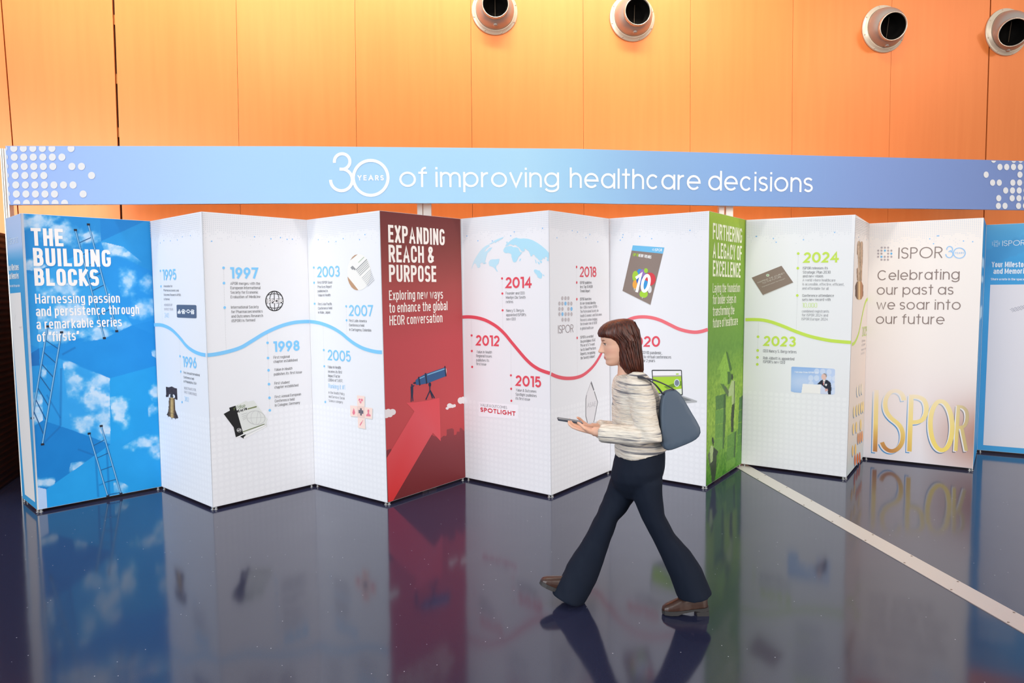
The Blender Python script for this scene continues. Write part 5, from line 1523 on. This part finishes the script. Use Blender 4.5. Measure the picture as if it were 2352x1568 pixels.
for ch, st in GL.items():
    pr = Print(pl12, .0024)
    for pts_, cl in st:
        if not cl: pts_ = smooth_pts(pts_, 4) if len(pts_) > 2 else [tuple(np.array(pts_[0]) + (np.array(pts_[1]) - np.array(pts_[0])) * t) for t in np.linspace(0, 1, 14)]
        for dx, dy, wd, cf, of in ((-17, 14, .036, shadc, .0), (-10, 6, .036, lambda u, v: L4((230, 228, 232)), .0003), (3, -2, .040, goldc, .0006)):
            pr.ribbon([pl12.uv(*ZN(x + dx, y + dy)) for x, y in pts_], wd if ch != 'R' else wd * .74, None, cl, of, cf)
    pr.build('gold_letter', roots[12])

# P13 blue sliver
def c13(px, py, u, v):
    n = fbm(u * 8, v * 3)
    c = mix((36, 132, 196), (60, 158, 214), n)
    return mix(c, (210, 226, 240), .8 * ((v > 1.5) & (v < 1.62) | (v > 1.86) & (v < 1.92) | (v > 2.02) & (v < 2.1)) * (u > .2) * (u < .8))


grid_print('blue_picture', planes[13], 0, 1, 0, 1, 14, 80, c13, roots[13], .001, panel_edge(13))


# P14 memories board at the right
def c14(px, py, u, v):
    n = fbm(u * 3, v * 3); k = np.clip((v - 2.1) / .4, 0, 1) * .55
    band = np.abs(v - 2.12 - u * .45) < .09
    c = mix((66, 158, 214), (120, 190, 226), k)
    c = mix(c, (72, 150, 204), band * .55)
    return mix(c, (96, 176, 222), (n - .4) * .5)


grid_print('blue_picture', planes[14], 0, 1, 0, 1, 40, 90, c14, roots[14], .001, panel_edge(14))
pl = planes[14]
bl, bt = pl.uv(2258.2, 1021.6), pl.uv(2274.5, 653.8)
pr = Print(pl, .002); pr.poly([(bl[0], bl[1]), (1 - bl[0], bl[1]), (1 - bt[0], bt[1]), (bt[0], bt[1])], (226, 222, 226)); pr.build('writing_board', roots[14])
pr = Print(pl, .0026)
logo_dots(pr, ZM, [(287, [1386, 1402, 1416]), (299, [1370, 1386, 1402, 1416, 1430]), (311, [1370, 1386, 1416, 1430]), (323, [1370, 1386, 1402, 1416, 1430]), (335, [1386, 1402, 1416])], 4.5, 4.5, (178, 210, 234), (226, 238, 246), {(299, 2), (311, 3), (323, 1)})
pr.build('printed_dot_logo', roots[14])
T(14, ZM, 'lettering', [('ISPOR', 1458, 1660, 333, 326, 48, dict(lw=.09, mode='g'))], (232, 240, 246), .17, gap=.2)
T(14, ZM, 'heading', [('Your Milestones', 1362, 1732, 523, 522, 48), ('and Memories', 1378, 1714, 583, 581, 48), ('Share a note in the space below', 1355, 1732, 640, 642, 20, dict(res=3))], (236, 240, 244), .15, gap=.14)
pr = Print(pl, .0026)
for k in range(3):
    q = [ZM(1526 + t * 10 + k * 12, 902 + k * 10 - t * 2.6 + 6 * math.sin(t * 2.3 + k)) for t in range(14 - k)]
    pr.pline(smooth_pts(q, 3), .0028, (130, 130, 150))
pr.build('handwriting', roots[14])

# ------------------------------------------------------------------ the walking woman
YN = 3.87                            # distance of her walking line from the camera plane
V = Vector
DEP = V((0, 1, 0))                   # across her body, away from the camera


def J(px, py, y=YN): return at_y(px, py, y)


def sect(a, b, dep, y=YN, n=28, e=1.0, sh=0.0):
    """body section through two outline pixels a (front) and b (back), half-depth dep"""
    A, Bq = J(a[0], a[1], y), J(b[0], b[1], y)
    return ering((A + Bq) / 2, (Bq - A) / 2, DEP * dep, n, e)


woman = empty('person', (J(1470, 1400).x, YN, 0), 'woman with auburn hair in striped cardigan and navy trousers striding left, looking at a phone', 'person')
FWD = V((-1, 0, 0)); UPV = V((0, 0, 1)); NEAR = V((0, -1, 0))

# ---- head, in its own axes, then tipped a little towards the phone
HC_ = J(1421, 789); tilt = math.radians(9)
HF = (FWD * math.cos(tilt) - UPV * math.sin(tilt)); HU = (UPV * math.cos(tilt) + FWD * math.sin(tilt)); HS = NEAR.copy()


def H(f, s, u): return HC_ + HF * f + HS * s + HU * u


zz = [-.118, -.112, -.100, -.088, -.078, -.068, -.058, -.048, -.030, -.012, .004, .020, .036, .055, .075, .092, .104, .112]
fr = [.062, .080, .090, .087, .086, .092, .090, .089, .090, .089, .086, .091, .096, .094, .086, .070, .050, .020]
bk = [.010, -.008, -.030, -.046, -.056, -.062, -.070, -.078, -.086, -.092, -.096, -.098, -.099, -.098, -.090, -.074, -.052, -.022]
wd = [.016, .028, .040, .048, .053, .057, .060, .063, .068, .071, .072, .074, .075, .074, .068, .056, .040, .018]
body = bmesh.new()
loft(body, [ering(H((f + b) / 2, 0, z), HF * (f - b) / 2, HS * w_, 32, .92) for z, f, b, w_ in zip(zz, fr, bk, wd)])
# nose, lips, chin, brow, ears
loft(body, [ering(H(.083 + o, 0, z), HF * (.012 + o * .5), HS * w_, 14) for z, o, w_ in ((.022, .002, .008), (.008, .006, .008), (-.010, .012, .010), (-.022, .018, .013), (-.030, .018, .016), (-.037, .008, .013))])
loft(body, [ering(H(.086, s_ * .024, z), HF * .008, HS * w_, 10) for s_ in (0,) for z, w_ in ((-.055, .014), (-.059, .020), (-.064, .022), (-.070, .020), (-.074, .012))])
for s_ in (-1, 1):
    loft(body, [ering(H(-.006 - .004 * k, s_ * (.072 + .006 * math.sin(k / 5 * math.pi)), -.036 + k * .012), HF * (.006 + .011 * math.sin((k + .6) / 6.2 * math.pi)), HS * .006, 12) for k in range(6)])
    loft(body, [ering(H(.080, s_ * (.018 + .012 * k), .026 + (.003 if k == 1 else 0)), HU * .006, HF * .010, 10) for k in range(3)])
# neck and trunk
NK = [H(-.022, 0, -.06), H(-.032, 0, -.10), J(1440, 858), J(1447, 874)]
loft(body, [ering(p, V((1, 0, .15)) * r, DEP * r * .95, 20) for p, r in zip(NK, (.050, .050, .054, .075))])
loft(body, [sect((1424, 868), (1470, 866), .07), sect((1424, 884), (1487, 878), .165), sect((1420, 905), (1498, 898), .175), sect((1418, 950), (1512, 945), .15), sect((1420, 1000), (1515, 990), .13), sect((1424, 1040), (1512, 1030), .14), sect((1420, 1085), (1512, 1078), .155), sect((1432, 1112), (1496, 1106), .11)])
# legs inside the trousers
for (hp_, kn, an, y0, y1) in (((1436, 1104), (1373, 1236), (1312, 1362), 3.95, 3.95), ((1483, 1102), (1520, 1234), (1596, 1366), 3.795, 3.795)):
    a, b, c = J(*hp_, y0), J(*kn, (y0 + y1) / 2), J(*an, y1)
    tube(body, [a, a.lerp(b, .3), a.lerp(b, .65), b, b.lerp(c, .25), b.lerp(c, .6), c], [.052, .045, .040, .036, .036, .033, .030], 18)
FEET = []


def hand(bm, wr, fw, up, side, curl, pitch=0.0, spread=.10):
    """palm with knuckles, four unequal bent fingers and a thumb from the side; up = the palm side, side = towards the thumb"""
    fw = fw.normalized(); up = (up - fw * up.dot(fw)).normalized(); side = side.normalized()
    P_ = lambda f, s_, u: wr + fw * f + side * s_ + up * u
    loft(bm, [ering(P_(f, s_, 0), side * a, up * b, 16, .85) for f, a, b, s_ in ((-.03, .026, .020, 0), (0, .027, .018, 0), (.025, .036, .015, .002), (.055, .040, .014, .001), (.080, .040, .012, 0), (.090, .036, .009, 0))])
    for k, (s_, L_, r) in enumerate(((.030, .068, .0085), (.010, .076, .0088), (-.010, .071, .0085), (-.029, .056, .0075))):
        p = P_(.082, s_, 0); d = (fw + side * (s_ * spread * 10 * .25)).normalized(); ang = .0; pts_ = [P_(.06, s_ * .9, 0), p]
        for q, (fr_, cv) in enumerate(((.44, curl[0]), (.31, curl[1]), (.25, curl[2]))):
            ang += cv; dd = (d * math.cos(ang) + up * math.sin(ang)); p = p + dd * (L_ * fr_); pts_.append(p)
        tube(bm, pts_, [r * 1.15, r * 1.08, r, r * .93, r * .72], 10)
    t0 = P_(.012, .026, .004)
    tp = [P_(-.004, .016, .002), t0, t0 + (fw * .55 + side * .62 + up * .35).normalized() * .036, t0 + (fw * .55 + side * .62 + up * .35).normalized() * .036 + (fw * .82 + side * .1 + up * .5).normalized() * .030, t0 + (fw * .55 + side * .62 + up * .35).normalized() * .036 + (fw * .82 + side * .1 + up * .5).normalized() * .030 + (fw * .92 - side * .25 + up * .25).normalized() * .024]
    tube(bm, tp, [.013, .0125, .0105, .0095, .007], 10)


# arms: both forearms reach forward, the phone lies across the two palms
SHN, ELN, WRN = J(1468, 896, 3.71), J(1492, 1004, 3.65), J(1362, 990, 3.76)
SHF, ELF, WRF = J(1446, 894, 4.03), J(1470, 1000, 4.08), J(1358, 981, 3.96)
for sh, el_, wr in ((SHN, ELN, WRN), (SHF, ELF, WRF)):
    tube(body, [sh, sh.lerp(el_, .3), sh.lerp(el_, .7), el_, el_.lerp(wr, .3), el_.lerp(wr, .7), wr], [.052, .050, .043, .040, .040, .033, .026], 16)
PH = J(1320, 968, 3.86)
fN = (J(1298, 975, 3.83) - WRN); hand(body, WRN, fN, V((-.15, .25, 1)), fN.cross(V((0, 0, 1))).normalized() * -1, (.12, .35, .35))
fF = (J(1298, 971, 3.90) - WRF); hand(body, WRF, fF, V((-.15, -.25, 1)), fF.cross(V((0, 0, 1))).normalized(), (.12, .35, .35))
me = fuse(body, .0042, 5)
# skin tones by place: lips, brows, eyes
co = np.empty(len(me.vertices) * 3, np.float32); me.vertices.foreach_get('co', co); co = co.reshape(-1, 3).astype(float)
rel = co - np.array(HC_); f_ = rel @ np.array(HF); s__ = rel @ np.array(HS); u_ = rel @ np.array(HU)
colr = np.tile(np.array((226, 178, 152), float), (len(co), 1))
g = lambda cs, cu, rs, ru: np.clip(1.6 - 1.6 * (((np.abs(s__) - cs) / rs) ** 2 + ((u_ - cu) / ru) ** 2), 0, 1) * (f_ > .06)
colr = mix(colr, (188, 96, 92), g(0, -.064, .024, .009) * .9)
colr = mix(colr, (86, 48, 32), g(.030, .034, .018, .0045) * .8)
colr = mix(colr, (240, 236, 232), g(.030, .012, .013, .006)); colr = mix(colr, (60, 40, 30), g(.031, .012, .006, .0065))
colr = mix(colr, (60, 36, 28), g(.030, .018, .015, .0025))
colr = mix(colr, (222, 150, 130), .35 * np.exp(-((np.abs(s__) - .045) / .02) ** 2 - ((u_ + .03) / .02) ** 2) * (f_ > .03))
a = me.color_attributes.new('Col', 'FLOAT_COLOR', 'POINT')
a.data.foreach_set('color', np.concatenate([lin(colr), np.ones((len(co), 1))], 1).astype(np.float32).ravel())
m_skin = mat('skin', (226, 178, 152), .48, 0, .4)
nt, bb, N, K = nodes(m_skin); vc = N('ShaderNodeVertexColor'); vc.layer_name = 'Col'; K(vc.outputs[0], bb.inputs['Base Color'])
bb.inputs['Subsurface Weight'].default_value = .12; bb.inputs['Subsurface Radius'].default_value = (.01, .004, .002)
link_mesh('body', me, m_skin, woman, True)

# ---- hair: full shoulder-length bob, parted waves over a closed core
hair = bmesh.new()
prof = [  # u, front, back, half width, in head axes
    (.137, -.004, -.030, .014), (.135, .022, -.052, .036), (.130, .044, -.074, .054), (.121, .066, -.092, .069), (.108, .085, -.105, .080), (.092, .099, -.113, .087), (.076, .106, -.118, .091), (.058, .103, -.121, .093), (.042, .074, -.122, .094),
    (.022, .050, -.122, .095), (.000, .038, -.121, .096), (-.030, .032, -.118, .097), (-.060, .030, -.114, .099), (-.095, .028, -.110, .100), (-.130, .024, -.105, .099), (-.160, .014, -.100, .094), (-.184, -.004, -.092, .082), (-.198, -.030, -.078, .055)]
rings = []
for k, (u, f, b, w_) in enumerate(prof):
    r = []; n = 120
    for i in range(n):
        t = 2 * math.pi * i / n
        wob = 1 + .010 * math.sin(23 * t + u * 22) + .008 * math.sin(41 * t - u * 30 + 1) + .018 * math.sin(7 * t + u * 30)
        x, y = math.cos(t), math.sin(t)
        lag = max(0, -.02 - u) * .08
        r.append(H((f + b) / 2 - lag + (f - b) / 2 * x * wob, w_ * math.copysign(abs(y) ** .85, y) * wob, u))
    rings.append(r)
loft(hair, rings)
me = bpy.data.meshes.new('hair'); bmesh.ops.recalc_face_normals(hair, faces=hair.faces); hair.to_mesh(me); hair.free()
m_hair = mat('auburn_hair', (92, 40, 20), .42, 0, .5)
nt, bb, N, K = nodes(m_hair)
tc = N('ShaderNodeTexCoord'); mp = N('ShaderNodeMapping'); mp.inputs['Scale'].default_value = (130, 130, 5)
nn = N('ShaderNodeTexNoise'); nn.inputs['Scale'].default_value = 1.0; nn.inputs['Detail'].default_value = 4
K(tc.outputs['Object'], mp.inputs[0]); K(mp.outputs[0], nn.inputs['Vector'])
cr = N('ShaderNodeValToRGB'); cr.color_ramp.elements[0].position = .3; cr.color_ramp.elements[0].color = L4((34, 14, 8)); cr.color_ramp.elements[1].position = .72; cr.color_ramp.elements[1].color = L4((98, 41, 17))
K(nn.outputs[0], cr.inputs[0]); K(cr.outputs[0], bb.inputs['Base Color'])
bp = N('ShaderNodeBump'); bp.inputs['Strength'].default_value = .35; bp.inputs['Distance'].default_value = .004; K(nn.outputs[0], bp.inputs['Height']); K(bp.outputs[0], bb.inputs['Normal'])
hob = link_mesh('hair', me, m_hair, woman, True)
# loose strands along the surface and the ends
bm = bmesh.new()
for k in range(150):
    t = random.uniform(0, 2 * math.pi); u0 = random.uniform(-.05, .12); u1 = -.185 - random.uniform(0, .03)
    if math.cos(t) > .45 and True: continue
    pp = []
    for q in range(7):
        u = u0 + (u1 - u0) * q / 6
        i = min(range(len(prof) - 1), key=lambda i: abs((prof[i][0] + prof[i + 1][0]) / 2 - u)); A, C = prof[i], prof[i + 1]
        s = min(max((u - A[0]) / (C[0] - A[0]), 0), 1.4); f, b, w_ = [A[j] + (C[j] - A[j]) * s for j in (1, 2, 3)]
        w_ = max(w_, .06); y = math.sin(t); lag = max(0, -.02 - u) * .08
        pp.append(H((f + b) / 2 - lag + (f - b) / 2 * math.cos(t) * 1.02, w_ * math.copysign(abs(y) ** .85, y) * 1.03 + .004 * math.sin(q + k), u))
    tube(bm, pp, [.0028, .0034, .0036, .0036, .0034, .003, .001], 5)
from_bm('loose_strands', bm, m_hair, hob, True) if False else from_bm('hair_strands', bm, m_hair, woman, True)

# ---- striped cardigan
cg_ = bmesh.new()
loft(cg_, [sect((1418, 862), (1474, 852), .085), sect((1412, 872), (1486, 866), .165), sect((1408, 888), (1498, 880), .205), sect((1406, 910), (1510, 902), .200), sect((1405, 940), (1520, 934), .180), sect((1408, 975), (1527, 968), .165),
            sect((1412, 1008), (1530, 998), .165), sect((1414, 1034), (1532, 1016), .178), sect((1415, 1048), (1534, 1023), .184)])
for sh, el_, wr in ((SHN, ELN, WRN), (SHF, ELF, WRF)):
    s0 = sh + V((.0, 0, .0)); w2 = el_.lerp(wr, .86)
    tube(cg_, [s0 + (V((1454, 0, 0)) * 0) + V((0, (YN - sh.y) * .45, .035)), s0, s0.lerp(el_, .3), s0.lerp(el_, .7), el_ + (el_ - wr).normalized() * .012, el_.lerp(wr, .15), el_.lerp(wr, .5), w2],
         [.075, .074, .070, .066, .062, .060, .054, .050], 20)
me = fuse(cg_, .007, 8)
# soft folds
co = np.empty(len(me.vertices) * 3, np.float32); me.vertices.foreach_get('co', co); co = co.reshape(-1, 3).astype(float)
no = np.empty(len(me.vertices) * 3, np.float32); me.vertices.foreach_get('normal', no); no = no.reshape(-1, 3)
co += no * (((fbm(co[:, 0] * 6 + co[:, 2] * 9, co[:, 1] * 7 - co[:, 2] * 5, 3) - .45) * .026)[:, None])
me.vertices.foreach_set('co', co.astype(np.float32).ravel()); me.update()
m_cg = mat('striped_knit', (226, 220, 210), .85, 0, .15)
nt, bb, N, K = nodes(m_cg)
tc = N('ShaderNodeTexCoord'); mp = N('ShaderNodeMapping'); mp.inputs['Scale'].default_value = (2.6, 2.6, 64); mp.inputs['Rotation'].default_value = (0, math.radians(-4), 0)
nn = N('ShaderNodeTexNoise'); nn.inputs['Scale'].default_value = 1.0; nn.inputs['Detail'].default_value = 6; nn.inputs['Roughness'].default_value = .62
K(tc.outputs['Object'], mp.inputs[0]); K(mp.outputs[0], nn.inputs['Vector'])
cr = N('ShaderNodeValToRGB'); E_ = cr.color_ramp.elements
E_[0].position = .30; E_[0].color = L4((78, 80, 88)); E_[1].position = .72; E_[1].color = L4((240, 232, 216))
for p, c in ((.40, (140, 138, 140)), (.455, (212, 204, 192)), (.51, (236, 228, 214)), (.555, (196, 184, 168)), (.60, (232, 222, 206)), (.65, (166, 164, 166))):
    q = E_.new(p); q.color = L4(c)
K(nn.outputs[0], cr.inputs[0]); K(cr.outputs[0], bb.inputs['Base Color'])
n2 = N('ShaderNodeTexNoise'); n2.inputs['Scale'].default_value = 260; K(tc.outputs['Object'], n2.inputs['Vector'])
bp = N('ShaderNodeBump'); bp.inputs['Strength'].default_value = .4; bp.inputs['Distance'].default_value = .004; K(n2.outputs[0], bp.inputs['Height']); K(bp.outputs[0], bb.inputs['Normal'])
link_mesh('cardigan', me, m_cg, woman, True)

# ---- wide-legged navy trousers
tr = bmesh.new()
loft(tr, [sect((1420, 1022), (1526, 1010), .150), sect((1414, 1048), (1529, 1036), .168), sect((1406, 1078), (1528, 1068), .178), sect((1402, 1098), (1524, 1090), .165), sect((1410, 1118), (1514, 1112), .125), sect((1432, 1142), (1490, 1138), .06)])
FRONT = [((1402, 1096), (1480, 1112)), ((1392, 1130), (1456, 1146)), ((1372, 1178), (1421, 1194)), ((1345, 1232), (1398, 1246)), ((1318, 1272), (1385, 1292)), ((1291, 1314), (1370, 1334)), ((1266, 1358), (1342, 1386))]
REAR = [((1448, 1108), (1524, 1096)), ((1456, 1146), (1521, 1136)), ((1474, 1192), (1525, 1180)), ((1499, 1238), (1549, 1224)), ((1521, 1282), (1584, 1262)), ((1541, 1326), (1612, 1306)), ((1557, 1374), (1635, 1360))]
dp = [.095, .094, .088, .078, .084, .098, .112]
for L_, yy in ((FRONT, 3.952), (REAR, 3.795)):
    loft(tr, [sect(a, b, d_, yy, 26) for (a, b), d_ in zip(L_, dp)])
me = fuse(tr, .0075, 16)
co = np.empty(len(me.vertices) * 3, np.float32); me.vertices.foreach_get('co', co); co = co.reshape(-1, 3).astype(float)
no = np.empty(len(me.vertices) * 3, np.float32); me.vertices.foreach_get('normal', no); no = no.reshape(-1, 3)
co += no * (((fbm(co[:, 0] * 9 + co[:, 2] * 3, co[:, 1] * 8 + co[:, 2] * 2, 3) - .45) * .030)[:, None])
me.vertices.foreach_set('co', co.astype(np.float32).ravel()); me.update()
link_mesh('trousers', me, mat('navy_cloth', (19, 27, 42), .8, 0, .2), woman, True)

# ---- brown leather clogs on dark soles
m_lea = mat('brown_leather', (58, 35, 26), .32, 0, .5); m_sole = mat('dark_sole', (52, 50, 50), .6)


def shoe(toe, ang, lift):
    """toe: floor point under the toe tip; ang: pitch of the sole (heel up positive, about the ball)"""
    c, s = math.cos(ang), math.sin(ang)
    A = V((c, 0, s)); Z = V((-s, 0, c)); o = V((toe.x, toe.y, lift))
    P_ = lambda x, y, z: o + A * x + V((0, y, 0)) + Z * z
    bm = bmesh.new()
    sec = [(.002, .010, .026, .032), (.010, .026, .026, .048), (.030, .038, .026, .062), (.060, .044, .026, .074), (.095, .044, .026, .088), (.125, .041, .027, .100), (.160, .036, .028, .108), (.200, .034, .030, .108), (.235, .033, .030, .102), (.256, .024, .030, .092), (.262, .008, .034, .080)]
    loft(bm, [[P_(x, w_ * math.cos(t) * (1 if math.sin(t) < 0 else .94), zb_ + (zt_ - zb_) * (max(math.sin(t), 0) ** .8) * 1 + (-.004 if math.sin(t) < 0 else 0)) for t in np.linspace(0, 2 * math.pi, 25)[:-1]] for x, w_, zb_, zt_ in sec])
    sh = fuse(bm, .004, 3); so = link_mesh('shoe', sh, m_lea, woman, True)
    bm = bmesh.new()
    out = [(0, .0), (.012, .028), (.040, .042), (.080, .048), (.130, .043), (.180, .037), (.235, .036), (.262, .024), (.268, 0), (.262, -.024), (.235, -.036), (.180, -.037), (.130, -.043), (.080, -.048), (.040, -.042), (.012, -.028)]
    lo = [P_(x, y, .004 + (.014 if .125 < x < .185 else 0)) for x, y in out]; hi = [P_(x, y, .028) for x, y in out]
    vl = [bm.verts.new(p) for p in lo]; vh = [bm.verts.new(p) for p in hi]; n = len(out)
    for i in range(n): bm.faces.new((vl[i], vl[(i + 1) % n], vh[(i + 1) % n], vh[i]))
    bm.faces.new(list(reversed(vl))); bm.faces.new(vh)
    add_box(bm, P_(.226, 0, -.006), A * .034, V((0, .033, 0)), Z * .014)
    bmesh.ops.recalc_face_normals(bm, faces=bm.faces)
    from_bm('shoe_sole', bm, m_sole, woman)


t1 = at_z(1521, 1411, 0); shoe(V((t1.x, 3.80, 0)), math.radians(4), .001)
hl = at_z(1334, 1391, 0); an = math.radians(-22)
hx_ = V((hl.x - .255, 3.955, 0)); shoe(V((hl.x - .262 * math.cos(an) - .0, 3.955, 0)), an, .262 * math.sin(-an) + .020 * math.cos(an))

# ---- phone in her hands
ph = bmesh.new()
ax_ = V((-.96, 0, .16)).normalized(); az_ = V((.16, 0, .96)).normalized()
pc = J(1309, 966, 3.865)
add_box(ph, pc, ax_ * .072, V((0, .036, 0)), az_ * .0042)
bmesh.ops.bevel(ph, geom=ph.edges[:], offset=.003, segments=2, affect='EDGES')
pho = empty('phone', pc, 'slim dark phone held flat in the walking woman\'s hands', 'phone')
from_bm('phone_body', ph, mat('phone_shell', (70, 78, 92), .35, .3), pho)
ph = bmesh.new(); add_box(ph, pc + az_ * .0046, ax_ * .068, V((0, .033, 0)), az_ * .0005)
from_bm('screen', ph, mat('phone_glass', (20, 24, 32), .1), pho)

# ---- shoulder bag behind her arm
bag = empty('shoulder_bag', J(1545, 1020, 3.66), 'slate blue leather tote swinging behind the woman\'s back on its strap', 'bag')
OUTL = [(1518, 902), (1530, 895), (1552, 889), (1568, 912), (1587, 948), (1609, 981), (1604, 1000), (1586, 1012), (1560, 1022), (1536, 1032), (1522, 1032), (1514, 1010), (1513, 955)]
bm = bmesh.new(); cxm = sum(p[0] for p in OUTL) / len(OUTL); cym = sum(p[1] for p in OUTL) / len(OUTL)
rings = []
for d_, sc_ in ((-.050, .90), (-.046, .96), (-.030, .995), (0, 1.0), (.030, .995), (.046, .96), (.050, .90)):
    rings.append([J(cxm + (x - cxm) * sc_, cym + (y - cym) * sc_, 3.69) + DEP * (d_ * (.55 + .6 * min(1, max(0, (y - 890) / 110)))) for x, y in OUTL])
loft(bm, rings)
me = bpy.data.meshes.new('bag_body'); bmesh.ops.recalc_face_normals(bm, faces=bm.faces); bm.to_mesh(me); bm.free()
m_bag = mat('slate_leather', (74, 88, 104), .5, 0, .4)
ob = link_mesh('bag_body', me, m_bag, bag, True); sb = ob.modifiers.new('s', 'SUBSURF'); sb.levels = 1; sb.render_levels = 1
for dy in (-.022, .022):
    bm = bmesh.new()
    p = [J(1522, 904, 3.69) + DEP * dy, J(1504, 882, 3.68) + DEP * dy, J(1478, 866, 3.69) + DEP * dy * .8, J(1464, 866, 3.69) + DEP * dy * .8, J(1500, 872, 3.665) + DEP * dy, J(1530, 884, 3.68) + DEP * dy, J(1546, 893, 3.69) + DEP * dy]
    p = [V(q) for q in smooth_pts([tuple(v) for v in p], 5)]
    rr_ = []
    for i, q in enumerate(p):
        d = (p[min(i + 1, len(p) - 1)] - p[max(i - 1, 0)]).normalized(); b_ = DEP.cross(d).normalized()
        rr_.append(ering(q, DEP * .010, b_ * .003, 8))
    loft(bm, rr_)
    from_bm('strap', bm, mat('dark_strap', (46, 54, 66), .5), bag, True)
